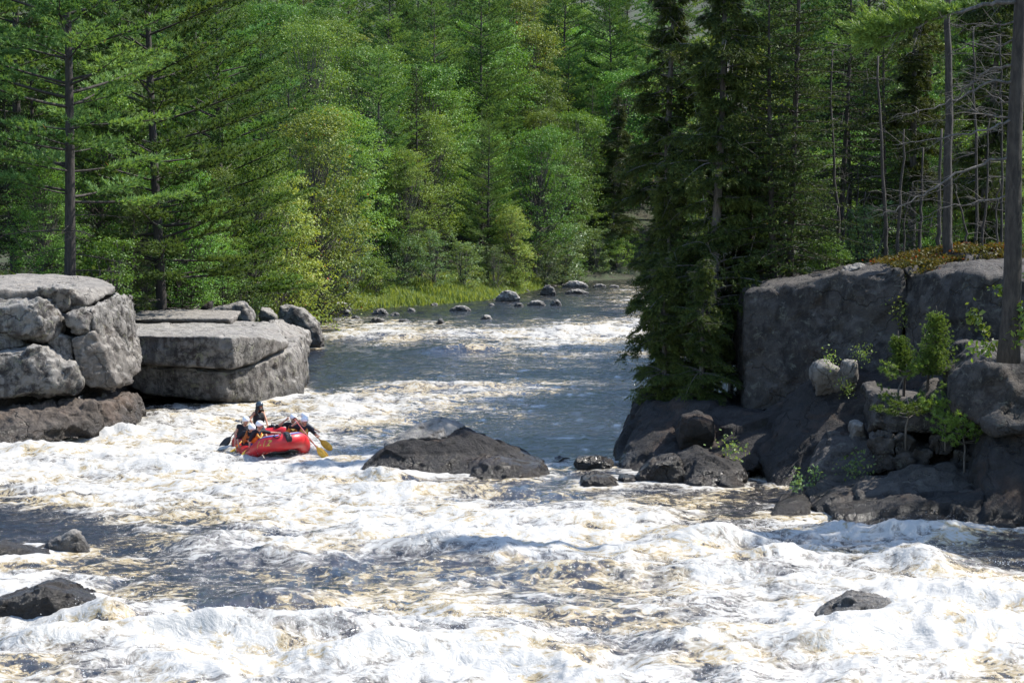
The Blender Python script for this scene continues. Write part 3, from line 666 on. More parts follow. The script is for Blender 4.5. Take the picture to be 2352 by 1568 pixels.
simple('flat pale wet rock tucked behind the round glistening one', z5, [(2050, 590), (2075, 505), (2190, 495), (2230, 560), (2200, 600)], 58.3, 1.2, 57, 'rock_dark', group=GR, name='rock', cat='rock', voxel=0.06)
simple('pale pyramid shaped rock in the rapids at the left edge of the picture', z7, [(100, 440), (200, 398), (330, 328), (352, 335), (425, 440), (330, 470), (210, 465)], 46.9, 0.9, 58, 'rock_pale', name='rock', cat='rock', voxel=0.035, amp=0.04, scale=0.4, bevel=0.02, back=0.75, dz=0.12)
simple('low dark sloping rock in the rapids just below the pale pyramid shaped rock', z7, [(-160, 500), (-60, 400), (0, 405), (110, 428), (225, 452), (180, 500), (-20, 530)], 45.8, 1.0, 59, 'rock_wet', name='rock', cat='rock', voxel=0.04, amp=0.05, scale=0.5, dz=0.18)
simple('blunt dark speckled boulder in white water, nearest the lower left corner', z7, [(-120, 740), (-60, 640), (200, 553), (275, 578), (440, 640), (400, 700), (270, 760), (150, 800), (-60, 800)], 39.6, 1.6, 60, 'rock_wet', voxel=0.045, amp=0.05, scale=0.6, back=0.75)
simple('jagged wet rock breaking the white water at lower right', z8, [(1330, 800, 38.9), (1440, 730, 39.2), (1505, 690, 39.3), (1560, 638, 39.5), (1600, 628, 39.6), (1660, 658, 39.5), (1745, 655, 39.4), (1700, 720, 39.0), (1500, 800, 38.6)], None, 0.9, 61, 'rock_grey', name='rock', cat='rock', voxel=0.035, amp=0.06, scale=0.4, back=0.8, dz=0.14)

# ------------------------------------------------------------------ right bank cliff
def build_cliff():
    cl = thing('rock_cliff', 'tall dark cliff of granite on the right bank, topped by spruces and cedars', 'cliff')
    def part(name, lst, depth, seed, mat='rock_cliff', extra=(), **kw):
        pts = pts_of(z3, lst); pts = pts + [p + Vector((0.3, depth, kw.get('lift', 0.0))) for p in pts] + [P(*z3(e[0], e[1]), e[2]) for e in extra]
        kw.pop('lift', None)
        a = dict(voxel=0.11, amp=0.11, scale=1.8, bevel=0.03, crack=0.05, facet=2.2); a.update(kw)
        return rock_thing(name, None, None, pts, parent=cl, seed=seed, mat=M[mat], **a)
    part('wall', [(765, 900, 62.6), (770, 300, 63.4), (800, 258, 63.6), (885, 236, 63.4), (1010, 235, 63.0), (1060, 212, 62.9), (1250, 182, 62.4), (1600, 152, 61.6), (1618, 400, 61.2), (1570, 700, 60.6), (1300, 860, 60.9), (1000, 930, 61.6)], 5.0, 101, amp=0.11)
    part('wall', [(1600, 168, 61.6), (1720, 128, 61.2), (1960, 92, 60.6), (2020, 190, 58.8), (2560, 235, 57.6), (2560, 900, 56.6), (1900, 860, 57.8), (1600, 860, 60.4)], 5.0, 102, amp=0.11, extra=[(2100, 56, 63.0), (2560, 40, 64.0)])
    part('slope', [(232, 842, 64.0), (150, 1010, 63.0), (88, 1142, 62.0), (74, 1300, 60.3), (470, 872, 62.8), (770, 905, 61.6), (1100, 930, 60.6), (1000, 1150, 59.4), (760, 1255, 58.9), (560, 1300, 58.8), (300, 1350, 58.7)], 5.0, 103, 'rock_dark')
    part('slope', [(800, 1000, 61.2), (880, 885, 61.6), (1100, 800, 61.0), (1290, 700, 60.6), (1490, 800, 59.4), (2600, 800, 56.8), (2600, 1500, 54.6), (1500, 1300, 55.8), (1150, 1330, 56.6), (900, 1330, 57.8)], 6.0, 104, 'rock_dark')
    part('ledge', [(1120, 1250, 55.8), (1180, 1120, 56.2), (1232, 1062, 56.5), (1400, 1046, 56.6), (1480, 1100, 56.2), (1470, 1250, 55.2), (1150, 1340, 54.8)], 3.0, 105, voxel=0.10, amp=0.12)
    part('ledge', [(1418, 808, 56.3), (1440, 880, 56.0), (1430, 1010, 55.8), (1650, 842, 55.6), (1850, 900, 55.0), (1850, 1050, 54.8), (1500, 1040, 55.4)], 2.5, 106, extra=[(1690, 775, 58.0), (1560, 790, 58.0)], voxel=0.10, amp=0.12)
    part('ledge', [(1720, 770, 56.0), (1780, 735, 56.2), (1835, 742, 56.2), (1850, 900, 55.4), (1680, 900, 55.6)], 2.0, 107, voxel=0.10, amp=0.12)
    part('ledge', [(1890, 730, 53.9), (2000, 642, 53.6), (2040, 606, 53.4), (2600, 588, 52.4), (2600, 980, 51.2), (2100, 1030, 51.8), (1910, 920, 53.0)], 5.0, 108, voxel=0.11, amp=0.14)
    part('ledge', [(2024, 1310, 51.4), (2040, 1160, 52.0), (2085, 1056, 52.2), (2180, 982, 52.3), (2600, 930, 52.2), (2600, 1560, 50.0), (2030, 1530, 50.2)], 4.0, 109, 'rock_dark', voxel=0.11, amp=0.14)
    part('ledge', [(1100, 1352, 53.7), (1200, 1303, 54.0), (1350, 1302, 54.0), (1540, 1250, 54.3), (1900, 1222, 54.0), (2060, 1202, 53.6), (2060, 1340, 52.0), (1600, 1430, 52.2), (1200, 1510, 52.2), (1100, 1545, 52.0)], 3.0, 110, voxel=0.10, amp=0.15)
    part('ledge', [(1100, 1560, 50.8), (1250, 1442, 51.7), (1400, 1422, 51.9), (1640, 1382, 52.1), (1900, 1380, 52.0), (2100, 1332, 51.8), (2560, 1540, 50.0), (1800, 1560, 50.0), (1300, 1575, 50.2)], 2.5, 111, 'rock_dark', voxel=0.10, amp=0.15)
    part('ledge', [(815, 1575, 50.8), (950, 1408, 52.6), (1080, 1362, 53.2), (1115, 1402, 52.9), (1100, 1590, 50.6)], 2.0, 112, 'rock_wet', voxel=0.07, amp=0.10)
    for k, o in enumerate([(1450, 1040, 1555, 1130), (1562, 1050, 1655, 1138), (1650, 1108, 1752, 1185), (1465, 1140, 1556, 1212), (1562, 1142, 1640, 1205), (1760, 1040, 1880, 1130), (1880, 1120, 1990, 1200)]):
        a, b, c, d = o; a -= 12; c += 12; b -= 14; d += 14; f = [(a, b + 20 + 9 * (k % 3)), (a + 30 + 14 * (k % 2), b), (c - 12, b + 8 + 11 * (k % 2)), (c, b + 45), (c - 20 * (k % 3), d - 6), (a + 10 + 12 * (k % 2), d)]
        part('block', [(x, y, 55.1 - 0.0012 * (y - 1040)) for x, y in f], 1.5, 120 + k, 'rock_cliff', voxel=0.06, amp=0.09, scale=0.6, bevel=0.02, crack=0.03)
build_cliff()
GT = 'boulders tumbled at the foot of the right cliff'
simple('wet dark boulder with glinting top, lowest of the tumbled boulders at the cliff foot', z3, [(188, 1255), (290, 1165), (420, 1145), (462, 1230), (440, 1310), (240, 1325)], 58.3, 1.6, 131, 'rock_wet', group=GT, voxel=0.06)
simple('big blunt boulder between the glinting wet boulder and the shaded cove', z3, [(400, 1135, 59.4), (500, 1092, 59.5), (740, 1180, 58.7), (772, 1240, 58.2), (740, 1350, 57.2), (450, 1340, 57.5)], None, 2.4, 132, 'rock_dark', group=GT, voxel=0.07)
simple('small dark rock awash below the big blunt boulder', z3, [(440, 1325), (460, 1270), (540, 1255), (620, 1300), (620, 1345)], 57.0, 1.0, 133, 'rock_wet', group=GT, voxel=0.06)
simple('rounded dark boulder high on the slope under the cedars', z3, [(420, 985), (440, 940), (520, 920), (600, 960), (610, 1040), (440, 1050)], 60.2, 1.6, 134, 'rock_dark', group=GT, voxel=0.07)
simple('pale topped block perched on a ledge below the cliff wall', z3, [(1138, 695), (1160, 655), (1212, 654), (1280, 690), (1295, 745), (1150, 750)], 59.7, 1.2, 135, 'rock_pale', group=GT, voxel=0.06)
simple('upright grey block beside the pale topped perched block', z3, [(1292, 700), (1308, 645), (1360, 643), (1364, 720), (1300, 745)], 59.4, 0.9, 136, 'rock_grey', group=GT, voxel=0.06)
simple('small light rock lying above the shaded ledge, left of the pine bough', z3, [(1330, 1015), (1345, 970), (1400, 958), (1420, 1000), (1412, 1040)], 56.6, 0.9, 137, 'rock_pale', group=GT, voxel=0.06)
simple('grey flat stone lying on the cliff top beside the moss', z3, [(1290, 172), (1330, 140), (1395, 135), (1400, 165)], 63.5, 1.2, 138, 'rock_grey', name='rock', cat='rock', voxel=0.06)

build_water()

# ------------------------------------------------------------------ trees
M['bark_pine'] = bark_mat('pine bark', (0.017, 0.014, 0.012), (0.051, 0.043, 0.036))
M['bark_grey'] = bark_mat('grey bark', (0.05, 0.045, 0.04), (0.14, 0.125, 0.11))
M['bark_dark'] = bark_mat('dark bark', (0.022, 0.018, 0.015), (0.06, 0.05, 0.042))
M['bark_birch'] = bark_mat('white birch bark', (0.25, 0.24, 0.22), (0.62, 0.60, 0.56), 5.0, 2.5)
M['bark_dead'] = bark_mat('bleached dead wood', (0.046, 0.041, 0.036), (0.111, 0.099, 0.088))
M['pine'] = leaf_mat('white pine needles', (0.058, 0.135, 0.046), (0.165, 0.265, 0.078), 0.32, 0.55, 0.014, 0.15, rare=(0.15, 0.11, 0.045))
M['spruce'] = leaf_mat('spruce needles', (0.024, 0.046, 0.017), (0.070, 0.105, 0.030), 0.25, 0.55, 0.012, 0.15)
M['cedar'] = leaf_mat('cedar sprays', (0.020, 0.036, 0.012), (0.11, 0.14, 0.036), 0.26, 0.55, 0.012, 0.15, rare=(0.10, 0.08, 0.035))
M['maple'] = leaf_mat('maple leaves', (0.065, 0.150, 0.028), (0.175, 0.30, 0.058), 0.32, 0.5, 0.018, 0.22)
M['yellow_leaf'] = leaf_mat('yellowing leaves', (0.105, 0.165, 0.034), (0.24, 0.285, 0.07), 0.32, 0.5, 0.012, 0.2, rare=(0.30, 0.07, 0.03))
M['birch_leaf'] = leaf_mat('birch leaves', (0.08, 0.15, 0.03), (0.18, 0.25, 0.055), 0.32, 0.5, 0.012, 0.2)
M['alder'] = leaf_mat('alder leaves', (0.075, 0.145, 0.046), (0.19, 0.27, 0.11), 0.32, 0.48, 0.015, 0.25)
M['pale_leaf'] = leaf_mat('pale glossy leaves', (0.12, 0.20, 0.085), (0.27, 0.36, 0.18), 0.30, 0.42, 0.01, 0.35)

def blades(P0, D, rng, K, L, Wd, spread, up=0.25, tint=None):
    """K thin needles at every point, fanning round its direction"""
    n = len(P0); p = np.repeat(P0, K, 0); d = np.repeat(D, K, 0)
    d = d + spread * rng.normal(size=(n * K, 3)) + np.array([0, 0, up]); d /= np.linalg.norm(d, axis=1)[:, None] + 1e-9
    s = np.cross(d, rng.normal(size=(n * K, 3))); s /= np.linalg.norm(s, axis=1)[:, None] + 1e-9
    ln = L * rng.uniform(0.65, 1.2, (n * K, 1)); wd = Wd * rng.uniform(0.7, 1.2, (n * K, 1))
    v = np.stack([p - s * wd * 0.5, p + s * wd * 0.5, p + d * ln], 1).reshape(-1, 3)
    t = np.repeat(tint, K) if tint is not None else rng.uniform(0, 1, n * K)
    t = np.clip(t + 0.18 * rng.normal(size=n * K), 0, 0.96); t = np.where(rng.uniform(size=n * K) < 0.004, 1.0, t)
    f = np.arange(n * K)[:, None] * 3 + np.arange(3)[None]
    return v, f, np.repeat(t, 3)
def leaves(P0, rng, size, tint, out=None, aspect=0.62, upb=0.6):
    n = len(P0)
    nr = rng.normal(size=(n, 3)) * 0.8 + np.array([0, 0, upb]) + (0 if out is None else out * 0.6); nr /= np.linalg.norm(nr, axis=1)[:, None] + 1e-9
    d = np.cross(nr, rng.normal(size=(n, 3))); d /= np.linalg.norm(d, axis=1)[:, None] + 1e-9
    s = np.cross(nr, d); L = size * rng.uniform(0.6, 1.25, (n, 1))
    v = np.stack([P0 - d * L * 0.5, P0 + s * L * aspect * 0.5 - nr * L * 0.06, P0 + d * L * 0.5 - nr * L * 0.15, P0 - s * L * aspect * 0.5 - nr * L * 0.06], 1).reshape(-1, 3)
    f = np.arange(n)[:, None] * 4 + np.arange(4)[None]
    return v, f, np.repeat(np.clip(tint, 0, 1), 4)
def fol_mesh(name, parts, mat):
    v = np.concatenate([p[0] for p in parts]); o = 0; fs = []
    for p in parts: fs.append(p[1] + o); o += len(p[0])
    return new_mesh(name, v, np.concatenate(fs), [mat], True, {'tint': np.concatenate([p[2] for p in parts])})

def trunk_path(H, rng, lean=0.02, wob=0.10, n=14):
    t = np.linspace(0, 1, n); a = rng.uniform(0, 2 * PI)
    ph = rng.uniform(0, 6, 2)
    x = lean * H * t * math.cos(a) + wob * (np.sin(t * 4 + ph[0]) - math.sin(ph[0])); y = lean * H * t * math.sin(a) + wob * (np.sin(t * 3.4 + ph[1]) - math.sin(ph[1]))
    return np.stack([x, y, t * H], -1)
def at_h(path, h):
    return np.array([np.interp(h, path[:, 2], path[:, k]) for k in range(3)])

def gen_conifer(seed, H, r0, hlive, hdead, L0, prof, up, droop, whorl, nbr, twig_step, twig_len, tuft_step, K, nl, nw, spread, needle_up, bark, leaf, flat=0.12, name='pine', live_from=0.3, dead_twigs=5, tipl=0.35, lvar=(0.7, 1.2)):
    rng = np.random.default_rng(seed); path = trunk_path(H, rng)
    wood = Geo(); tt = path[:, 2] / H
    wood.tube(np.vstack([path[0] - np.array([0, 0, 0.6]), path]), np.concatenate([[r0 * 1.35], r0 * (1 - tt) ** 0.85 + 0.012]), 8)
    TP, TD, TT = [], [], []
    h = hdead
    while h < H - 0.25:
        live = h >= hlive; f = (h - hlive) / (H - hlive) if live else 0.0
        n = nbr if live else max(2, nbr - 2); a0 = rng.uniform(0, 2 * PI)
        for k in range(n):
            if rng.uniform() < 0.12: continue
            az = a0 + 2 * PI * k / n + rng.normal() * 0.35; hh = h + rng.normal() * whorl * 0.25
            if hh > H - 0.1 or hh < 0.3: continue
            L = L0 * prof(f) * rng.uniform(*lvar) if live else L0 * rng.uniform(0.3, 0.75)
            base = at_h(path, hh); u = up(f) + rng.normal() * 0.09 if live else rng.uniform(-0.25, 0.15)
            dr = droop(f) if live else -0.12
            ts = np.linspace(0, 1, 6); ho = np.array([math.cos(az), math.sin(az), 0]); sd = np.array([-math.sin(az), math.cos(az), 0])
            bend = rng.normal() * 0.10
            pts = base + L * (ts[:, None] * ho + (u * ts + dr * ts ** 2)[:, None] * np.array([0, 0, 1]) + (bend * ts ** 2)[:, None] * sd)
            rb = (0.010 + 0.011 * L) * (1.0 if live else 0.8)
            wood.tube(pts, rb * (1 - 0.8 * ts), 4, False)
            if not live:
                for q in range(int(dead_twigs * L)):
                    t_ = rng.uniform(0.2, 1); b_ = base + L * (t_ * ho + (u * t_ + dr * t_ * t_) * np.array([0, 0, 1]))
                    tdir = ho * 0.6 + sd * rng.normal() * 0.8 + np.array([0, 0, rng.normal() * 0.35 - 0.1]); ln = rng.uniform(0.2, 0.75)
                    wood.tube(np.array([b_, b_ + tdir * ln * 0.5 + [0, 0, 0.03], b_ + tdir * ln]), [0.009, 0.007, 0.003], 3, False)
                continue
            nt_ = max(3, int(L * (1 - live_from) / twig_step)); tint_b = np.clip(0.5 + 0.22 * rng.normal(), 0.05, 0.95)
            for i in range(nt_ + 1):
                t_ = live_from + (1 - live_from) * (i + rng.uniform(-.4, .4)) / nt_; t_ = min(max(t_, 0.05), 1.0)
                b_ = base + L * (t_ * ho + (u * t_ + dr * t_ * t_) * np.array([0, 0, 1]) + bend * t_ * t_ * sd)
                bd = ho + (u + 2 * dr * t_) * np.array([0, 0, 1]); side = 1 if i % 2 else -1
                tl = twig_len * (0.45 + 0.75 * (1 - t_)) * rng.uniform(0.7, 1.2) * min(1.0, 0.5 + L / 3)
                if i == nt_: td = bd.copy(); tl = tipl
                else: td = 0.75 * bd + side * 0.85 * sd
                td = td + np.array([0, 0, flat * rng.normal() + 0.04]); td /= np.linalg.norm(td)
                m = max(1, int(tl / tuft_step)); s_ = (np.arange(m) + 0.7) / m * tl
                TP.append(b_ + s_[:, None] * td); TD.append(np.repeat(td[None], m, 0)); TT.append(np.full(m, tint_b + 0.12 * (s_ / tl - 0.5).mean()))
                if tl > 0.5: wood.tube(np.array([b_, b_ + td * tl * 0.8]), [0.008, 0.003], 3, False)
        h += whorl * rng.uniform(0.75, 1.25)
    TP = np.concatenate(TP); TD = np.concatenate(TD); TT = np.concatenate(TT)
    TP = TP + rng.normal(size=TP.shape) * 0.04
    return wood.build(name + ' trunk', M[bark]), fol_mesh(name + ' crown', [blades(TP, TD, rng, K, nl, nw, spread, needle_up, TT)], M[leaf])

def gen_broadleaf(seed, H, r0, crown0, Wd, nclump, nleaf, lsize, cr, bark, leaf, name='maple', lean=0.05, gap=0.30, stems=1, top=1.0, sparse=0.0):
    rng = np.random.default_rng(seed); wood = Geo(); parts = []
    for st in range(stems):
        path = trunk_path(H * (0.92 if stems == 1 else rng.uniform(0.75, 0.98)), rng, lean if stems == 1 else 0.16, 0.16)
        tt = path[:, 2] / path[-1, 2]
        wood.tube(np.vstack([path[0] - np.array([0, 0, 0.5]), path]), np.concatenate([[r0 * 1.3], r0 * (1 - tt) ** 0.8 + 0.012]), 7)
        n = nclump // stems; cs = []
        k = 0
        while len(cs) < n and k < n * 30:
            k += 1
            z = crown0 + (H - crown0) * rng.uniform(0, 1) ** 0.9; f = (z - crown0) / (H - crown0)
            rad = Wd * (math.sin(PI * (0.10 + 0.84 * f ** 0.8))) ** 0.55 * top
            a = rng.uniform(0, 2 * PI); rr = rad * math.sqrt(rng.uniform(0.08, 1.0))
            rr *= 0.75 + 0.45 * float(noise3(np.array([[math.cos(a) * 1.4, math.sin(a) * 1.4, z * 0.45]]), seed)[0]) + 0.15
            c = at_h(path, min(z, path[-1, 2])) * np.array([1, 1, 0]) + np.array([rr * math.cos(a), rr * math.sin(a), z])
            if noise3(np.array([c * 0.55]), seed + 5)[0] < -gap: continue
            cs.append((c, rad, a, f))
        for c, rad, a, f in cs:
            hz = max(0.3 * H * 0.4, c[2] - (0.35 + 0.5 * np.hypot(c[0], c[1]) / (Wd + .01)) * (c[2] - crown0 * 0.7) * 0.7 - 0.3)
            b = at_h(path, min(hz, path[-1, 2] * 0.97)); md = (b + c) / 2 + np.array([0, 0, -0.15 * np.linalg.norm(c - b)])
            if rng.uniform() < 0.7: wood.tube(np.array([b, (b + md) / 2, md, (md + c) / 2 + [0, 0, -.03], c]), np.array([0.055, 0.045, 0.032, 0.02, 0.008]) * (r0 / 0.16) ** 0.5, 4, False)
            m = int(nleaf * rng.uniform(0.6, 1.3)); r_ = cr * rng.uniform(0.7, 1.35)
            # a clump is several little sprays, flattened, denser on its outer upper side
            ns = 7; sc = rng.normal(size=(ns, 3)) * np.array([0.66, 0.66, 0.30]) * r_
            ids = rng.integers(0, ns, m)
            q = sc[ids] + rng.normal(size=(m, 3)) * np.array([0.30, 0.30, 0.13]) * r_
            tint = np.clip(0.5 + 0.22 * rng.normal() + 0.20 * rng.normal(size=m), 0, 0.96)
            tint = np.where(rng.uniform(size=m) < 0.006, 1.0, tint)
            o = np.array([math.cos(a), math.sin(a), 0.3]) * 0.8
            parts.append(leaves(c + q, rng, lsize, tint, o))
    return wood.build(name + ' trunk', M[bark]), fol_mesh(name + ' crown', parts, M[leaf])

def gen_cedar(seed, H, r0, hlive, W0, nb, name='cedar', leaf='cedar', one_side=None, low=0.0, lop=0.0):
    """white cedar: short level limbs hung with flat drooping sprays"""
    rng = np.random.default_rng(seed); wood = Geo(); path = trunk_path(H, rng, 0.03, 0.15); tt = path[:, 2] / H
    wood.tube(np.vstack([path[0] - np.array([0, 0, 0.6]), path]), np.concatenate([[r0 * 1.4], r0 * (1 - tt) ** 0.8 + 0.012]), 8)
    SP, SD, ST = [], [], []
    for k in range(nb):
        f = rng.uniform(0, 1) ** 0.9; h = hlive + (H - hlive) * f
        L = W0 * (1 - f ** 2.2) ** 0.8 * rng.uniform(0.25, 1.3) * (0.8 + 0.45 * math.sin(h * 1.7 + seed)) + 0.2
        az = rng.uniform(0, 2 * PI)
        if one_side is not None and rng.uniform() < 0.5: az = one_side + rng.normal() * 0.7
        if lop: L *= 1 + lop * math.cos(az - (one_side or 0))
        b = at_h(path, min(h, H - 0.05)); ho = np.array([math.cos(az), math.sin(az), 0]); sd = np.array([-math.sin(az), math.cos(az), 0])
        u = 0.25 + rng.normal() * 0.15; dr = -0.35 - low * (1 - f) + rng.normal() * 0.12
        ts = np.linspace(0, 1, 7); pts = b + L * (ts[:, None] * ho + (u * ts + dr * ts ** 2)[:, None] * np.array([0, 0, 1]) + (rng.normal() * 0.12 * ts ** 2)[:, None] * sd)
        wood.tube(pts, (0.012 + 0.011 * L) * (1 - 0.8 * ts), 4, False)
        tb = np.clip(0.5 + 0.25 * rng.normal(), 0.05, 0.95)
        n = int(27 * L + 8)
        t_ = rng.uniform(0.25, 1.0, n) ** 0.8
        p = np.stack([np.interp(t_, ts, pts[:, j]) for j in range(3)], -1)
        off = sd[None] * rng.normal(size=(n, 1)) * (0.32 * L * (1.15 - t_))[:, None] + np.array([0, 0, -0.06]) * rng.uniform(0, 1, (n, 1))
        SP.append(p + off); dd = ho[None] * 0.55 + off * 0.6 + np.array([0, 0, -0.30]) + rng.normal(size=(n, 3)) * 0.32
        SD.append(dd / np.linalg.norm(dd, axis=1)[:, None]); ST.append(np.full(n, tb))
        if rng.uniform() < 0.35:
            for q in range(5):
                e = pts[rng.integers(2, 7)]; dv = ho * 0.5 + sd * rng.normal() * 0.6 + np.array([0, 0, -0.3 + 0.3 * rng.normal()]); wood.tube(np.array([e, e + dv * 0.35 + [0, 0, .05], e + dv * 0.8]), [0.010, 0.007, 0.003], 3, False)
    SP = np.concatenate(SP); SD = np.concatenate(SD); ST = np.concatenate(ST)
    # each spray: a hanging string of small flat scales
    n = len(SP); K = 3; step = 0.085; P0 = (SP[:, None, :] + SD[:, None, :] * (np.arange(K) * step)[None, :, None] + np.array([0, 0, -1]) * (0.012 * np.arange(K) ** 2)[None, :, None]).reshape(-1, 3)
    D0 = np.repeat(SD, K, 0)
    return wood.build(name + ' trunk', M['bark_grey']), fol_mesh(name + ' crown', [blades(P0, D0, rng, 5, 0.16, 0.038, 0.50, -0.12, np.clip(np.repeat(ST, K) * 0.7 + 0.55 * np.tile(np.arange(K) / K, n) - 0.12, 0, 0.96))], M[leaf])

pine_prof = lambda f: (1 - f) ** 0.45 * (0.75 + 0.25 * math.sin(PI * min(1, f * 1.3))) + 0.06
PROTO = {}
PROTO['pine'] = [gen_conifer(201 + i, 21 + 1.5 * i, 0.24, [3.4, 2.2, 8.0][i], [1.0, 0.8, 2.5][i], [4.7, 4.9, 4.2][i], pine_prof, lambda f: 0.06 + 0.45 * f, lambda f: 0.10, 0.85, 5, 0.22, 1.45, 0.13, 13, 0.27, 0.062, 0.52, 0.42, 'bark_pine', 'pine', name='white pine', lvar=(0.5, 1.4), live_from=0.38) for i in range(3)]
PROTO['spruce'] = [gen_conifer(211 + i, 15 + 2 * i, 0.17, [1.6, 4.5, 2.5][i], [0.6, 1.0, 0.8][i], [2.5, 2.3, 2.8][i], lambda f: (1 - f) ** 0.85 + 0.03, lambda f: -0.12 + 0.5 * f, lambda f: -0.12 + 0.16 * f, 0.42, 6, 0.17, 0.70, 0.12, 7, 0.15, 0.045, 0.60, 0.08, 'bark_dark', 'spruce', name='spruce', live_from=0.12, tipl=0.25) for i in range(3)]
PROTO['cedar'] = [gen_cedar(221 + i, [16, 11, 15][i], 0.20, [1.2, 0.4, 3.0][i], [1.9, 2.1, 1.6][i], [270, 260, 230][i]) for i in range(3)]
PROTO['maple'] = [gen_broadleaf(231 + i, [15, 13, 17][i], 0.17, [2.2, 1.2, 3.5][i], [4.6, 4.3, 5.2][i], [320, 290, 360][i], 98, 0.165, 0.74, 'bark_grey', 'maple', name='maple') for i in range(3)]
PROTO['yellow'] = [gen_broadleaf(241 + i, [16, 12][i], 0.16, [2.5, 1.2][i], [4.0, 3.3][i], [280, 220][i], 85, 0.18, 0.68, 'bark_grey', 'yellow_leaf', name='yellowing tree') for i in range(2)]
PROTO['birch'] = [gen_broadleaf(251 + i, [14, 16][i], 0.10, [3.5, 5][i], [3.2, 3.5][i], [230, 250][i], 90, 0.14, 0.65, 'bark_grey', 'birch_leaf', name='birch', gap=0.2) for i in range(2)]
PROTO['white_birch'] = [gen_broadleaf(259, 15, 0.11, 5.5, 2.4, 60, 80, 0.14, 0.6, 'bark_birch', 'birch_leaf', name='white birch', gap=0.2)]
PROTO['alder'] = [gen_broadleaf(261 + i, [4.2, 3.2, 6.0][i], 0.05, 0.15, [1.9, 1.7, 2.0][i], [80, 70, 90][i], 75, 0.12, 0.40, 'bark_grey', ['alder', 'maple', 'alder'][i], name='alder', stems=4, gap=0.35) for i in range(3)]
PROTO['pale'] = [gen_broadleaf(271, 6.5, 0.07, 0.4, 2.2, 100, 75, 0.19, 0.5, 'bark_grey', 'pale_leaf', name='pale leaved tree', stems=2)]
TREE_NAME = {'pine': ('pine_tree', 'pine tree'), 'spruce': ('spruce_tree', 'spruce tree'), 'cedar': ('cedar_tree', 'cedar tree'), 'maple': ('maple_tree', 'broadleaf tree'), 'yellow': ('broadleaf_tree', 'broadleaf tree'),
             'birch': ('birch_tree', 'birch tree'), 'white_birch': ('birch_tree', 'birch tree'), 'alder': ('alder_shrub', 'shrub'), 'pale': ('broadleaf_tree', 'broadleaf tree'), 'snag': ('dead_tree', 'dead tree')}
TREES = []
def plant(kind, var, x, y, scale, label=None, group=None, z=None, rot=None, rng=random.Random(7), stretch=1.0):
    wood, crown = PROTO[kind][var % len(PROTO[kind])]
    nm, cat = TREE_NAME[kind]
    zz = gz(x, y) if z is None else z
    r = thing(nm, label, cat, (x, y, zz - 0.05), rng.uniform(0, 2 * PI) if rot is None else rot, group); r.scale = (scale * stretch, scale * stretch, scale)
    link('trunk', wood, r); link('crown', crown, r)
    TREES.append((r, kind, x, y, zz, scale))
    return r
def plant_px(kind, var, dx, D, scale, label=None, group=None, **kw):
    x = (dx - 1176) / F * D
    return plant(kind, var, x, D, scale, label, group, **kw)
GL = 'trees on the left bank'
GF = 'trees along the far shore'
GRB = 'trees on top of the right cliff'
# --- left bank
plant_px('pine', 0, 160, 82, 1.0, 'tall white pine with a straight bare grey trunk just behind the left outcrop', GL)
plant_px('pine', 1, 372, 93, 1.02, 'tall white pine with long sweeping boughs behind the flat rock block', GL)
plant_px('pine', 2, -60, 88, 1.05, 'white pine reaching in from the left edge with grey dead lower limbs', GL)
plant_px('pine', 1, 520, 113, 0.95, 'white pine with boughs reaching out over the pale yellow maple beside it', GL)
plant_px('pine', 2, 40, 100, 1.1, 'white pine standing deeper in the wood behind the left outcrop pine', GL)
plant_px('pine', 0, 270, 105, 1.15, 'white pine between the two tall foremost pines of the left bank, further back', GL)
plant_px('pine', 1, 470, 120, 1.1, 'white pine far back above the spruces of the left bank', GL)
plant_px('spruce', 0, 300, 89, 0.45, 'young spruce leaning over the gap between the outcrop and the flat block', GL)
plant_px('spruce', 2, 440, 98, 0.40, 'low spruce with dead grey twigs behind the wedge shaped boulder', GL)
plant_px('spruce', 0, 505, 101, 0.42, 'short yellowish green spruce at the wood edge left of the alders', GL)
plant_px('spruce', 1, 30, 90, 0.6, 'dark young spruce shading the wood edge above the left outcrop', GL)
plant_px('maple', 1, 410, 97, 0.62, 'slender young maple with bright leaf sprays in front of the second pine', GL)
plant_px('maple', 0, 230, 96, 0.7, 'leafy young maple in shade right of the tall straight pine', GL)
plant_px('maple', 1, 340, 112, 0.8, 'rounded maple filling the gap under the pine boughs', GL)
plant_px('yellow', 0, 745, 132, 1.02, 'large yellow green tree with fine leaves above the grassy bank', GL)
plant_px('yellow', 1, 640, 122, 0.95, 'smaller yellow green tree at the shore left of the large one', GL)
plant_px('birch', 0, 590, 116, 0.85, 'thin pale stemmed birch at the wood edge beside the alders', GL)
plant_px('birch', 1, 730, 165, 1.3, 'round topped olive birch rising behind the large yellow green tree', GF)
plant_px('maple', 2, 860, 175, 1.15, 'tall domed maple standing behind and right of the olive birch', GF)
# --- far shore
plant_px('pine', 2, 990, 185, 0.98, 'open crowned pine with bare limbs, middle of the far shore wood', GF)
plant_px('pine', 2, 1110, 200, 1.1, 'thin topped pine with a visible grey trunk right of the open crowned pine', GF)
plant_px('birch', 0, 940, 160, 0.78, 'dull green birch leaning over the grass, below the open crowned pine', GF)
plant_px('pine', 1, 1120, 172, 0.62, 'blue green young pine with feathery crown at the far shore', GF)
plant_px('maple', 0, 1230, 184, 0.95, 'bright green maple right of the feathery young pine', GF)
plant_px('maple', 1, 1290, 194, 0.9, 'glossy leaved maple above the far bend of the river', GF)
plant_px('pale', 0, 1290, 188, 0.9, 'pale leaved small tree overhanging the rocks at the bend', GF)
plant_px('yellow', 1, 1180, 171, 0.62, 'rounded olive green tree at the water, below the feathery young pine', GF)
plant_px('spruce', 1, 1368, 205, 1.0, 'narrow black spruce with a dense spire at the far bend', GF)
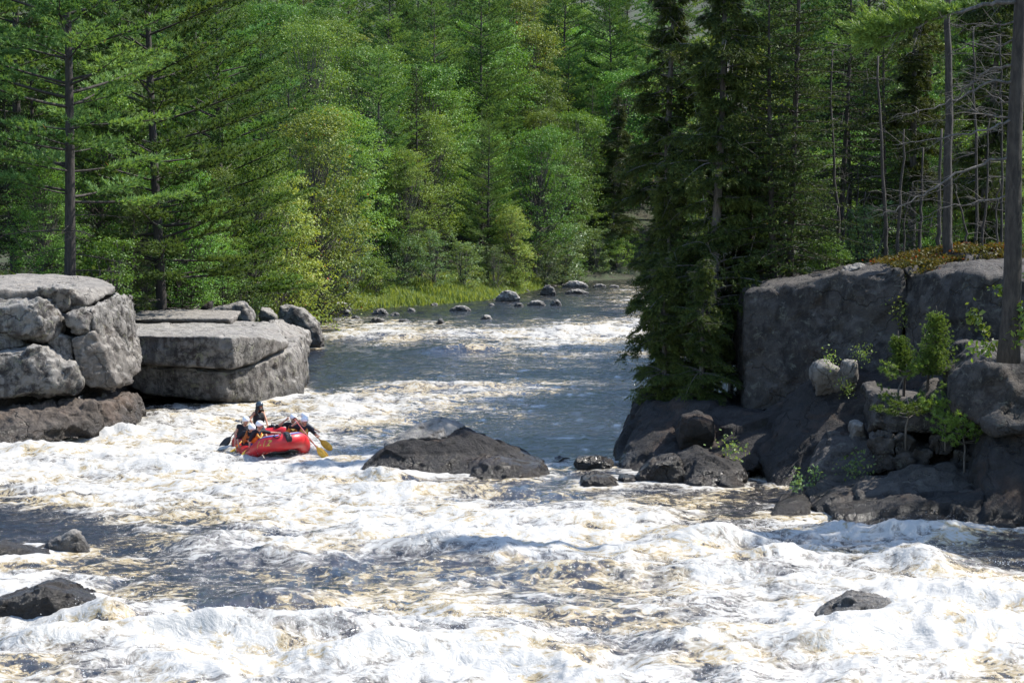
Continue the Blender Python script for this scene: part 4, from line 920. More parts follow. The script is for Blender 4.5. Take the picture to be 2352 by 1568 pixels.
plant_px('pine', 2, 1290, 225, 1.0, 'bare limbed dark pine behind the narrow black spruce', GF)
plant_px('cedar', 0, 1400, 200, 1.05, 'dark cedar in shadow right of the narrow black spruce', GF)
plant_px('maple', 0, 1420, 232, 1.0, 'sunlit yellowish maple beyond the river bend', GF)
GA = 'shrubs along the far waterline'
AL = ['dusty green alder clump at the left end of the grassy bank', 'leafy alder behind the tall grass, second clump from the left', 'tall alder with silvery leaf backs in the middle of the grassy bank',
      'low alder clump behind the round grey stones in the grass', 'bushy alder in the shade below the dull green birch', 'dense low alder above the right half of the grass', 'spreading alder at the right end of the grass',
      'round willow like shrub at the water beside the far rocks', 'small bright shrub at the far end of the shore', 'dark leafy shrub under the feathery young pine', 'low shrub at the foot of the large yellow green tree', 'shaded shrub at the mouth of the bend']
for i, (dx, D, v, s) in enumerate([(625, 140, 2, .9), (700, 146, 0, .95), (790, 150, 2, 1.05), (860, 153, 1, 1.0), (925, 157, 0, 1.05), (1000, 159, 2, .85), (1065, 163, 0, 1.0), (1255, 181, 0, 1.0), (1320, 191, 1, .8), (1140, 168, 2, .7), (760, 150, 1, .9), (1415, 199, 1, 1.0)]):
    plant_px('alder', v, dx, D, s, AL[i], GA)
# --- cliff top, right bank
def cliff_tree(kind, var, dx, D, s, label, **kw): return plant_px(kind, var, dx, D, s, label, GRB, **kw)
cliff_tree('cedar', 0, 1625, 66.0, 1.0, 'large dark cedar with drooping sprays at the cliff end, overhanging the water', z=1.8)
cliff_tree('cedar', 1, 1555, 67.5, 0.72, 'dark cedar leaning out furthest over the river', z=1.2)
cliff_tree('cedar', 1, 1610, 64.0, 0.5, 'low cedar clothing the foot of the cliff end', z=1.0)
cliff_tree('cedar', 1, 1525, 65.0, 0.52, 'short dark cedar at the water edge, left of the large drooping one', z=0.8)
cliff_tree('cedar', 2, 1540, 69.5, 0.95, 'thin dark cedar between the leaning one and the large drooping one', z=3.0)
cliff_tree('spruce', 2, 1740, 68, 0.72, 'dark spruce between the cedars and the twin trunked spruce')
cliff_tree('cedar', 2, 1700, 69.5, 1.0, 'ragged cedar with a bleached leader behind the large drooping one')
cliff_tree('spruce', 1, 1790, 66.5, 0.92, 'tall black spruce with a twin trunk on the cliff edge')
cliff_tree('spruce', 2, 1812, 66.9, 0.80, 'slightly shorter spruce pressed against the twin trunked one')
cliff_tree('spruce', 1, 1925, 71, 0.70, 'spruce with clumpy boughs right of the twin trunked one')
cliff_tree('spruce', 0, 2030, 72, 0.66, 'narrow dense spruce midway along the cliff top')
cliff_tree('cedar', 2, 2090, 74, 0.85, 'olive cedar with hanging sprays behind the narrow dense spruce')
cliff_tree('cedar', 0, 2250, 72, 0.80, 'yellowish cedar between the two big pine trunks')
cliff_tree('white_birch', 0, 1690, 68.5, 0.98, 'white stemmed birch showing through the cedars')
cliff_tree('maple', 1, 1955, 80, 0.45, 'bright young maple glowing between the dark trunks')
cliff_tree('maple', 0, 1985, 105, 0.9, 'sunlit maple deep in the right bank wood')
cliff_tree('yellow', 0, 1650, 112, 0.9, 'yellow green tree rising behind the cedars of the cliff end')
cliff_tree('pine', 2, 1800, 98, 0.9, 'scraggy pine with reddish twigs behind the twin trunked spruce')
cliff_tree('pine', 1, 2130, 100, 0.9, 'pine with light green plumes filling the top right wood')
cliff_tree('pine', 0, 2300, 92, 0.85, 'dense pine behind the big trunk at the right edge')

GO = 'unseen trees added to shade the right bank ledges'  # out-of-view tree, added for its shade on the lower ledges
for k, (kd, v, x, y, s, lab) in enumerate([('maple', 0, 19.0, 51.0, 0.72, 'unseen leafy maple added on the right bank to shade the ledges')]):
    plant(kd, v, x, y, s, lab, GO, z=max(4.5, gz(x, y)))

for k, (kd, v, dx, D, s, lab) in enumerate([('alder', 1, 250, 86, 0.9, 'leafy shrub at the wood edge just right of the left outcrop top'), ('maple', 1, 95, 86, 0.42, 'young maple in the shade left of the tall straight pine'), ('alder', 2, 330, 94, 0.9, 'leafy shrub between the two foremost pines, above the flat block'),
      ('maple', 0, 455, 103, 0.5, 'young maple behind the yellowish green spruce'), ('alder', 0, 560, 112, 0.9, 'alder clump at the wood edge behind the big steep boulder'), ('birch', 0, 500, 110, 0.62, 'slim olive birch between spruce and alders on the left bank'),
      ('spruce', 0, 385, 96, 0.36, 'little spruce under the boughs of the sweeping pine'), ('alder', 1, 690, 140, 1.0, 'shrub at the very left end of the grass, under the yellow green tree')]):
    plant_px(kd, v, dx, D, s, lab, GL)
for k, (kd, v, dx, D, s, lab) in enumerate([('alder', 0, 1370, 197, 1.0, 'round shrub on the far shore straight above the mouth of the bend'), ('pale', 0, 1402, 200, 0.6, 'small pale leaved tree at the mouth of the bend'), ('alder', 1, 1430, 203, 1.3, 'shrub half hidden by the dark cedars at the bend')]):
    plant_px(kd, v, dx, D, s, lab, GF)

for kd, v, dx, D, s, lab in [('maple', 1, 1392, 220, 0.9, 'leafy maple close behind the narrow black spruce at the bend'), ('yellow', 1, 1452, 224, 0.95, 'yellow green tree seen through the cedars beyond the bend'), ('maple', 0, 1475, 242, 1.0, 'maple on the slope beyond the bend, half behind the cedars'), ('pine', 1, 1425, 250, 0.9, 'green pine on the slope above the river bend')]:
    plant_px(kd, v, dx, D, s, lab, GF)

for kd, v, dx, D, s, lab in [('maple', 1, 1890, 78, 0.42, 'small leafy maple behind the clumpy spruce on the cliff top'), ('maple', 0, 2075, 82, 0.5, 'small maple behind the leaning dark stems on the cliff top'), ('birch', 0, 2190, 79, 0.5, 'small olive birch just behind the second thickest trunk'), ('maple', 1, 2285, 77, 0.45, 'small maple between the two big pine trunks, low on the cliff top'),
      ('alder', 0, 2005, 70, 0.6, 'green shrub at the foot of the bare stems, left of the heath'), ('alder', 1, 1900, 67.5, 0.5, 'low green shrub on the cliff edge beside the flat grey stone')]:
    plant_px(kd, v, dx, D, s, lab, GRB)
# ------------------------------------------------------------------ the rest of the wood, planted front to back where it still shows
COV = np.zeros((160, 240), dtype=np.int16)
KW = {'pine': 4.2, 'spruce': 2.1, 'cedar': 2.2, 'maple': 4.3, 'yellow': 3.8, 'birch': 3.2, 'white_birch': 2.2, 'alder': 1.7, 'pale': 2.2}
KH = {k: max(c.dimensions.z if False else 0 for c in []) if False else 0 for k in KW}
def proto_h(kind, var):
    me = PROTO[kind][var % len(PROTO[kind])][1]
    if 'h' not in me: 
        v = np.empty(len(me.vertices) * 3, dtype=np.float32); me.vertices.foreach_get('co', v); z = v[2::3]; me['h'] = float(np.percentile(z, 99)); me['b'] = float(np.percentile(z, 4))
    return me['h'], me['b']
def footprint(kind, var, x, y, z, s):
    h, b = proto_h(kind, var); wd = KW[kind] * s * 0.75
    x0, y0 = to_px(x - wd, y, z + h * s * 0.93); x1, y1 = to_px(x + wd, y, z + b * s)
    c0, c1 = int(max(0, x0 / 10)), int(min(239, x1 / 10)); r0, r1 = int(max(0, y0 / 10)), int(min(159, y1 / 10))
    return c0, c1, r0, r1
for r, kind, x, y, z, s in TREES:
    if kind in KW:
        c0, c1, r0, r1 = footprint(kind, 0, x, y, z, s)
        if c1 > c0 and r1 > r0: COV[r0:r1, c0 + (c1 - c0) // 6:c1 - (c1 - c0) // 6 + 1] += 1
BARE_PX = [(1740, 2352, 0, 700)]
frng = random.Random(41)
cand = []
def scatter(x0f, x1f, y0, y1, step, wts, smin, smax, zone, inland=1.5):
    y = y0
    while y < y1:
        xa, xb = x0f(y), x1f(y); x = xa + frng.uniform(0, step)
        while x < xb:
            px, py = x + frng.uniform(-.3, .3) * step, y + frng.uniform(-.4, .4) * step
            kinds = list(wts); k = frng.choices(kinds, [wts[q] for q in kinds])[0]
            cand.append((px, py, k, frng.randrange(3), frng.uniform(smin, smax), zone, inland)); x += step * frng.uniform(.8, 1.2)
        y += step * 0.9
scatter(lambda y: -0.27 * y - 4, lambda y: -16.5, 90, 150, 4.6, {'pine': 3, 'maple': 4, 'spruce': 2.5, 'birch': 1.0, 'yellow': 1.5}, 0.62, 1.0, 'left', 3.0)
scatter(lambda y: -0.27 * y - 4, lambda y: 0.16 * y, 150, 205, 5.2, {'pine': 2.0, 'maple': 6, 'yellow': 2.5, 'birch': 2, 'spruce': 1.2}, 0.72, 1.08, 'far', 6.0)
scatter(lambda y: -0.28 * y - 5, lambda y: 0.28 * y + 5, 206, 420, 6.2, {'pine': 3.5, 'maple': 5, 'yellow': 2, 'spruce': 1.8, 'birch': 1.2}, 0.9, 1.25, 'hill', 4.0)
scatter(lambda y: max(0.07 * y + 3.5, 9.5), lambda y: 0.27 * y + 3, 82, 140, 7.0, {'spruce': 1.8, 'cedar': 1.2, 'maple': 4.5, 'pine': 2.2, 'birch': 2.5}, 0.55, 0.85, 'right', 2.0)
scatter(lambda y: max(0.10 * y + 3, 20), lambda y: 0.27 * y + 3, 140, 200, 7.5, {'spruce': 2, 'maple': 3.5, 'pine': 4, 'yellow': 1.5}, 0.8, 1.1, 'right', 2.0)
cand.sort(key=lambda c: c[1])
cx_ = np.array([c[0] for c in cand]); cy_ = np.array([c[1] for c in cand])
sdist = river_sd(cx_, cy_); gzz = ground_z(cx_, cy_)
FILL = []
hero = [(t[2], t[3]) for t in TREES]
for i, (x, y, k, v, s, zone, inl) in enumerate(cand):
    if sdist[i] < inl: continue
    if any((x - a) ** 2 + (y - b) ** 2 < 5.0 for a, b in hero): continue
    c0, c1, r0, r1 = footprint(k, v, x, y, gzz[i], s)
    if c1 <= c0 or r1 <= r0: continue
    sub = COV[r0:r1, c0:c1 + 1]; free = (sub < (3 if zone in ('right', 'hill') else 2)).mean(); n = sub.size * free
    if free < 0.16 or n < 14: continue
    COV[r0:r1, c0 + (c1 - c0) // 6:c1 - (c1 - c0) // 6 + 1] += 1
    if k == 'pine' and zone in ('far', 'hill'): s *= 0.9
    r = plant(k, v, x, y, s, None, None, z=gzz[i], rng=frng)
    FILL.append((r, k, v, x, y, s, zone))
LAND = [(-999, 230, 'above the left outcrop'), (230, 480, 'above the flat rock block'), (480, 700, 'above the raft'), (700, 950, 'above the grassy bank'), (950, 1200, 'above the mid river boulder'),
        (1200, 1440, 'above the river bend'), (1440, 1720, 'behind the cliff end cedars'), (1720, 1990, 'behind the twin trunked spruce'), (1990, 2210, 'behind the narrow cliff spruce'), (2210, 9999, 'beside the big right pine')]
DEEP = {'left': [(108, 'second row'), (125, 'third row'), (999, 'back row')], 'far': [(168, 'shore row'), (185, 'second row'), (999, 'third row')], 'hill': [(235, 'lower hillside'), (285, 'middle hillside'), (999, 'upper hillside')], 'right': [(95, 'second row'), (125, 'third row'), (165, 'deep row'), (999, 'furthest row')]}
LOOK = {'pine': 'feathery green pine', 'spruce': 'dark pointed spruce', 'cedar': 'dark drooping cedar', 'maple': 'bright leafy maple', 'yellow': 'yellow green broadleaf', 'birch': 'olive leaved birch'}
ORD = ['first', 'second', 'third', 'fourth', 'fifth', 'sixth', 'seventh', 'eighth', 'ninth', 'tenth']
bucket = {}
for f in FILL:
    px = to_px(f[3], f[4], 10.0)[0]; land = [q[2] for q in LAND if q[0] <= px < q[1]][0]
    row = [q[1] for q in DEEP[f[6]] if f[4] < q[0]][0]
    bucket.setdefault((f[1], row, land, f[6]), []).append((px, f))
for (k, row, land, zone), lst in bucket.items():
    lst.sort(key=lambda q: q[0])
    for j, (px, f) in enumerate(lst):
        base = '%s in the %s %s' % (LOOK[k], row, land)
        f[0]['label'] = base if len(lst) == 1 else '%s, %s from left' % (base, ORD[min(j, 9)])
        f[0]['group'] = {'left': 'trees in the left bank wood', 'far': 'trees in the far shore wood', 'hill': 'trees on the wooded hillside', 'right': 'trees in the right bank wood'}[zone]
print('FILL TREES', len(FILL), 'HERO', len(hero))

M['young_leaf'] = leaf_mat('young sunlit leaves', (0.10, 0.17, 0.03), (0.20, 0.27, 0.05), 0.42, 0.4, 0.01, 0.4)
M['young_pine'] = leaf_mat('young pine needles', (0.085, 0.16, 0.035), (0.18, 0.26, 0.06), 0.32, 0.5, 0.01)

# ------------------------------------------------------------------ big pine and bare stems on the cliff
def z4(x, y): return 1359.75 + 0.42188 * x, 0.42188 * y
def limb(g, pts, D, r, sides=5, twigs=0, rng=None, dD=0.0):
    n = len(pts); p = np.array([P(*z4(a, b), D + dD * i / (n - 1)) for i, (a, b) in enumerate(pts)])
    t = np.linspace(0, n - 1, 4 * n); q = np.stack([np.interp(t, np.arange(n), p[:, k]) for k in range(3)], -1)
    q[1:-1] += 0.025 * rng.normal(size=q[1:-1].shape)
    g.tube(q, r * (1 - 0.8 * np.linspace(0, 1, len(q))), sides, True)
    L = np.linalg.norm(p[-1] - p[0])
    for k in range(int(twigs * L)):
        i = rng.integers(2, len(q) - 1); d = q[i] - q[i - 1]; d = d / (np.linalg.norm(d) + 1e-9)
        d = d * 0.7 + rng.normal(size=3) * np.array([0.35, 0.55, 0.45]); ln = rng.uniform(0.3, 1.1)
        m = q[i] + d * ln * 0.5 + np.array([0, 0, 0.05 * rng.normal()])
        g.tube(np.array([q[i], m, q[i] + d * ln + np.array([0, 0, -0.08 * ln])]), [0.009, 0.006, 0.002], 3, False)
        for w_ in range(2):
            e = d * 0.5 + rng.normal(size=3) * 0.5; g.tube(np.array([m, m + e * 0.35 * ln]), [0.004, 0.0015], 3, False)
    return q
def build_big_pine():
    rng = np.random.default_rng(5)
    base = P(2318, 806, 51.2); top = P(2342, 0, 51.2)
    r = thing('pine_tree', 'big scaly barked pine trunk with bare limbs, rooted on a ledge at right edge', 'pine tree', base)
    off = np.array(base)
    g = Geo(); d = np.array(top) - off; d = d / d[2]
    hs = np.linspace(-0.3, 15, 24); pts = d[None] * hs[:, None] + 0.03 * np.stack([np.sin(hs * 0.9), np.cos(hs * 0.7), hs * 0], -1)
    g.tube(pts, 0.25 * (1 - 0.042 * np.maximum(hs, 0)) + 0.06 * np.exp(-np.maximum(hs, 0) * 2.5), 14)
    link('trunk', g.build('big pine trunk', M['bark_pine']), r)
    LIMBS = [([(2300, 12), (2150, 20), (2000, 62), (1850, 110), (1700, 175), (1560, 205)], 0.065, 5, -1.2), ([(2310, 352), (2200, 370), (2100, 420), (2000, 520), (1940, 580)], 0.045, 6, 0.8),
             ([(2312, 448), (2200, 445), (2100, 470), (1990, 540), (1850, 590), (1640, 640)], 0.045, 6, -0.6), ([(2310, 638), (2150, 625), (1970, 575)], 0.035, 5, 0.6), ([(2312, 650), (2200, 690), (2050, 730), (1860, 760), (1640, 790)], 0.042, 5, -0.8),
             ([(2295, 858), (2150, 880), (1980, 950), (1800, 1060), (1660, 1140), (1560, 1180)], 0.045, 4, -0.5), ([(2290, 1068), (2100, 1095), (1900, 1140), (1720, 1215)], 0.032, 4, 0.4),
             ([(2300, 118), (2180, 140), (2050, 128), (1960, 140)], 0.03, 4, 0.8), ([(2310, 230), (2180, 260), (2060, 230), (1940, 300)], 0.03, 5, 0.9), ([(2310, 560), (2200, 540), (2080, 440)], 0.028, 5, 0.9)]
    tips = []
    for pts_, rad, tw, dD in LIMBS:
        gg = Geo(); q = limb(gg, pts_, 51.2, rad, 6, tw, rng, dD); tips.append(q)
        gg.v = [v - off for v in gg.v]
        link('limb', gg.build('pine limb', M['bark_dead'] if rad < 0.03 else M['bark_grey']), r)
    # green bough at the top, plus the living crown above the frame
    TP, TD = [], []
    q = tips[0] - off
    for k in range(150):
        i = rng.integers(9, len(q)); b = q[i]
        dv = np.array([-0.9, 0.5 * rng.normal(), 0.10 + 0.30 * rng.normal()]) ; dv /= np.linalg.norm(dv); L = rng.uniform(0.4, 1.15)
        s_ = np.arange(0.1, L, 0.07); TP.append(b + s_[:, None] * dv + np.array([0, 0, 0.05])); TD.append(np.repeat(dv[None], len(s_), 0))
    for k in range(60):
        h = rng.uniform(10.4, 14.5); a = rng.uniform(0, 2 * PI); L = rng.uniform(0.5, 1) * 3.2 * (1 - (h - 9) / 11.5) + 0.3
        b = d * h + np.array([math.cos(a), math.sin(a), 0.2]) * L * rng.uniform(0.4, 1.0); dv = np.array([math.cos(a), math.sin(a), 0.25]) + 0.4 * rng.normal(size=3); dv /= np.linalg.norm(dv)
        s_ = np.arange(0.1, 0.9, 0.12); TP.append(b + s_[:, None] * dv); TD.append(np.repeat(dv[None], len(s_), 0))
    for k in range(26):
        h = rng.uniform(0.2, 6.0); dv = np.array([0.9, 0.5 * rng.normal(), 0.25 * rng.normal()]); dv /= np.linalg.norm(dv); s_ = np.arange(0.35, 1.2, 0.09)
        TP.append(d * h + s_[:, None] * dv); TD.append(np.repeat(dv[None], len(s_), 0))
    TP = np.concatenate(TP) + 0.03 * rng.normal(size=(sum(len(x) for x in TP), 3)); TD = np.concatenate(TD)
    link('crown', fol_mesh('big pine crown', [blades(TP, TD, rng, 9, 0.19, 0.030, 0.45, 0.25, np.full(len(TP), 0.75))], M['young_pine']), r)
build_big_pine()
def bare_stem(label, pts, D, r, twigs, seed, mat='bark_dark', group='bare stems in the right bank wood', tw_r=None, kind='dead_tree', cat='dead tree'):
    rng = np.random.default_rng(seed); p = [P(*z4(a, b), D) for a, b in pts]
    base = np.array(p[0]); g = Geo(); P0 = np.array([p[0] + Vector((0, 0, -0.5))] + p); n = len(P0)
    t = np.linspace(0, n - 1, 14); q = np.stack([np.interp(t, np.arange(n), P0[:, k]) for k in range(3)], -1); q[2:] += 0.03 * rng.normal(size=q[2:].shape)
    o = thing(kind, label, cat, base, 0, group)
    g.tube(q - base, r * (1 - 0.6 * np.linspace(0, 1, len(q))), 7)
    link('trunk', g.build('stem', M[mat]), o)
    b = Geo(); H = np.linalg.norm(q[-1] - q[0])
    for k in range(int(twigs * H)):
        i = rng.integers(4, 14); a = rng.uniform(0, 2 * PI); L = rng.uniform(0.4, 1.5) * (1.2 if r > 0.12 else 0.8); dv = np.array([math.cos(a), math.sin(a), rng.uniform(-0.35, 0.15)])
        m = q[i] - base + dv * L * 0.5 + np.array([0, 0, 0.06]); e = q[i] - base + dv * L
        b.tube(np.array([q[i] - base, m, e]), np.array([0.014, 0.009, 0.003]), 4, False)
        for w_ in range(4):
            u = rng.uniform(0.3, 1); s0 = q[i] - base + dv * L * u; b.tube(np.array([s0, s0 + (dv * 0.5 + rng.normal(size=3) * 0.45) * 0.5]), [0.005, 0.002], 3, False)
    if b.n: tag(link('branches', b.build('dead branches', M['bark_dead']), o), kind='stuff')
    return o
bare_stem('second thickest pine trunk at right, straight, left of the big one', [(1940, 1362), (1935, 1000), (1945, 500), (1942, 60), (1940, -300)], 63, 0.19, 2.2, 1, 'bark_pine', kind='pine_tree', cat='pine tree')
for k, (lab, pts, D, r, tw) in enumerate([
    ('thin dark stem just right of the bright young maple', [(1350, 1330), (1335, 1100), (1320, 920), (1305, 600), (1300, 270)], 68, 0.075, 2.5), ('short thin stem leaning left beside the bright young maple', [(1370, 1310), (1385, 1150), (1400, 1000)], 69, 0.05, 2),
    ('thin stem with a grey twiggy top, high behind the clumpy spruce', [(1400, 1320), (1398, 900), (1395, 600), (1402, 250)], 74, 0.11, 3.0), ('slim dark stem in the middle of the cliff top, slightly leaning right', [(1600, 1330), (1585, 1000), (1570, 700), (1566, 300)], 67, 0.085, 2.5),
    ('dark stem leaning right, ending in the olive cedar', [(1660, 1400), (1675, 1150), (1692, 950), (1700, 700)], 66, 0.075, 2), ('thinner stem leaning right alongside the dark leaning one', [(1690, 1330), (1715, 1150), (1742, 1000)], 67, 0.045, 2),
    ('short dark stem left of the second thickest trunk', [(1780, 1340), (1785, 1200), (1792, 1070), (1800, 800)], 68, 0.08, 2), ('dark stem hard against the second thickest trunk', [(1885, 1345), (1888, 1200), (1892, 1040), (1896, 700)], 66, 0.10, 1.5),
    ('bleached sapling stem leaning left between the two big trunks', [(2040, 1265), (2005, 1120), (1975, 1000)], 64, 0.045, 1), ('upright pale stem right of the bleached leaning sapling', [(2120, 1345), (2135, 1150), (2152, 900), (2160, 650)], 64, 0.055, 1.5),
    ('tall twiggy grey stem between the two big trunks', [(2092, 1310), (2088, 900), (2080, 500), (2075, 150)], 67, 0.07, 5.0), ('pale stem leaning right, nearest to the big right pine', [(2190, 1335), (2205, 1150), (2222, 980)], 63.5, 0.05, 1),
    ('thin twiggy stem close left of the big right pine', [(2230, 1320), (2226, 900), (2230, 520), (2222, 200)], 68, 0.06, 5.0), ('forked dead stem in the shadow below the clumpy spruce', [(1440, 1340), (1441, 1220), (1440, 1120), (1446, 900)], 70, 0.05, 2.5),
    ('grey dead stem in the shade right of the forked one', [(1482, 1340), (1484, 1200), (1488, 1050)], 70, 0.06, 2)]):
    bare_stem(lab, pts, D, r, tw, 50 + k)

# ------------------------------------------------------------------ saplings, sprigs and ferns on the right rocks
def sapling(kind, label, zx, zy, D, H, seed, W=1.0):
    b = P(*z3(zx, zy), D)
    if kind == 'spruce':
        wd, cr = gen_conifer(seed, H, 0.03, 0.12, 0.1, 0.30 * H * W, lambda f: (1 - f) ** 0.95 + 0.02, lambda f: 0.12 + 0.35 * f, lambda f: 0.05, 0.075 * H / 2, 7, 0.075, 0.26, 0.045, 16, 0.075, 0.022, 0.6, 0.15, 'bark_dark', 'young_pine', name='young spruce', live_from=0.1, tipl=0.12)
        nm = 'spruce_sapling'
    else:
        wd, cr = gen_conifer(seed, H, 0.02, 0.14 * H, 0.1 * H, 0.62 * H * W, lambda f: 0.5 + 0.6 * math.sin(PI * f), lambda f: 0.15 + 0.3 * f, lambda f: 0.10, 0.13, 6, 0.10, 0.30, 0.05, 26, 0.12, 0.019, 0.5, 0.2, 'bark_grey', 'young_pine', name='young pine', live_from=0.35, tipl=0.2)
        nm = 'pine_sapling'
    o = thing(nm, label, 'sapling', b, seed * 1.3, 'saplings on the right bank ledges')
    link('trunk', wd, o); link('crown', cr, o); return o
sapling('spruce', 'sunlit young spruce standing on a ledge before the dark cliff wall', 1735, 770, 55.8, 2.25, 301)
sapling('spruce', 'bluish thin young spruce close left of the sunlit one', 1610, 770, 56.4, 1.55, 302, 0.8)
sapling('pine', 'bushy little pine at the foot of the young spruces', 1580, 800, 55.6, 0.75, 303, 1.2)
sapling('pine', 'spreading little pine hanging over the flat shaded ledge', 1620, 1000, 54.9, 0.95, 304, 1.35)
sapling('pine', 'little pine with pale bare stem right of the flat ledge', 1915, 900, 54.6, 1.0, 305, 0.9)
sapling('pine', 'low wide little pine between the flat ledge and the big right boulder', 1830, 1000, 54.4, 0.75, 306, 1.5)
sapling('pine', 'shaded dark pine bush against the big right boulder', 1930, 1150, 53.6, 1.1, 307, 1.2)
def sprig(name, label, pts, D, n, size, seed, mat='young_leaf', spread=0.12, cat='plant', stem=0.008, grp=None):
    rng = np.random.default_rng(seed); p = np.array([P(*z3(a, b), D) for a, b in pts]); base = p[0].copy(); q = p - base; m = len(q)
    o = thing(name, label, cat, base, 0, grp); g = Geo(); t = np.linspace(0, m - 1, 9); c = np.stack([np.interp(t, np.arange(m), q[:, k]) for k in range(3)], -1)
    g.tube(c, stem * (1 - 0.6 * np.linspace(0, 1, 9)), 4); link('stem', g.build('stem', M['bark_grey']), o)
    u = rng.uniform(0.15, 1, n) * (m - 1); P0 = np.stack([np.interp(u, np.arange(m), q[:, k]) for k in range(3)], -1) + rng.normal(size=(n, 3)) * spread
    link('leaves', fol_mesh('sprig leaves', [leaves(P0, rng, size, rng.uniform(0.2, 0.95, n))], M[mat]), o)
    return o
GS = 'leafy sprigs on the right bank rocks'
sprig('maple_sprig', 'drooping bright maple sprig left of the big pine trunk', [(2100, 590), (2040, 480), (1985, 430), (1975, 370)], 51.6, 95, 0.17, 1, grp=GS, spread=0.11)
sprig('maple_sprig', 'low maple sprig at the base of the big pine trunk', [(2110, 600), (2060, 560), (2000, 570), (1985, 585)], 51.6, 70, 0.17, 2, grp=GS)
sprig('maple_sprig', 'small single maple twig halfway up the big pine trunk', [(2135, 300), (2110, 265), (2070, 245)], 51.4, 26, 0.15, 3, grp=GS, spread=0.07)
sprig('maple_sprig', 'maple leaves right of the big pine trunk base', [(2180, 600), (2215, 520), (2225, 430), (2235, 350)], 51.0, 110, 0.17, 4, grp=GS, spread=0.14)
sprig('pine_sprig', 'tiny yellow green tuft on the perched pale block', [(1235, 660), (1225, 635), (1205, 610)], 59.3, 110, 0.07, 5, 'young_pine', 0.13, grp=GS)
sprig('pine_sprig', 'small round pine tuft standing out from the cliff wall', [(1440, 600), (1400, 600), (1370, 590)], 59.2, 150, 0.08, 6, 'young_pine', 0.14, grp=GS)
sprig('pine_sprig', 'dim green tuft below the upright grey block', [(1320, 800), (1312, 780), (1300, 765)], 58.8, 110, 0.08, 7, 'young_pine', 0.13, grp=GS)
sprig('fern', 'leafy weed growing on the nose of the lowest ledge', [(1050, 1345), (1052, 1285), (1050, 1225)], 54.2, 90, 0.10, 8, 'alder', 0.10, grp=GS)
sprig('fern', 'green weed on the slope right of the leafy weed', [(1125, 1300), (1130, 1260), (1135, 1225)], 55.0, 110, 0.11, 9, 'alder', 0.14, grp=GS)
sprig('fern', 'dim green fern patch on the shaded middle slope', [(1300, 1230), (1340, 1200), (1400, 1180)], 55.0, 160, 0.12, 10, 'alder', 0.22, grp=GS)
sprig('fern', 'dark ferns above the big blunt boulder in shade', [(640, 1110), (690, 1100), (740, 1120)], 59.0, 140, 0.12, 11, 'alder', 0.2, grp=GS)
sprig('fern', 'hanging greenery in the cleft of the cliff wall', [(1620, 480), (1600, 400), (1580, 340)], 61.0, 160, 0.10, 12, 'yellow_leaf', 0.16, grp=GS)

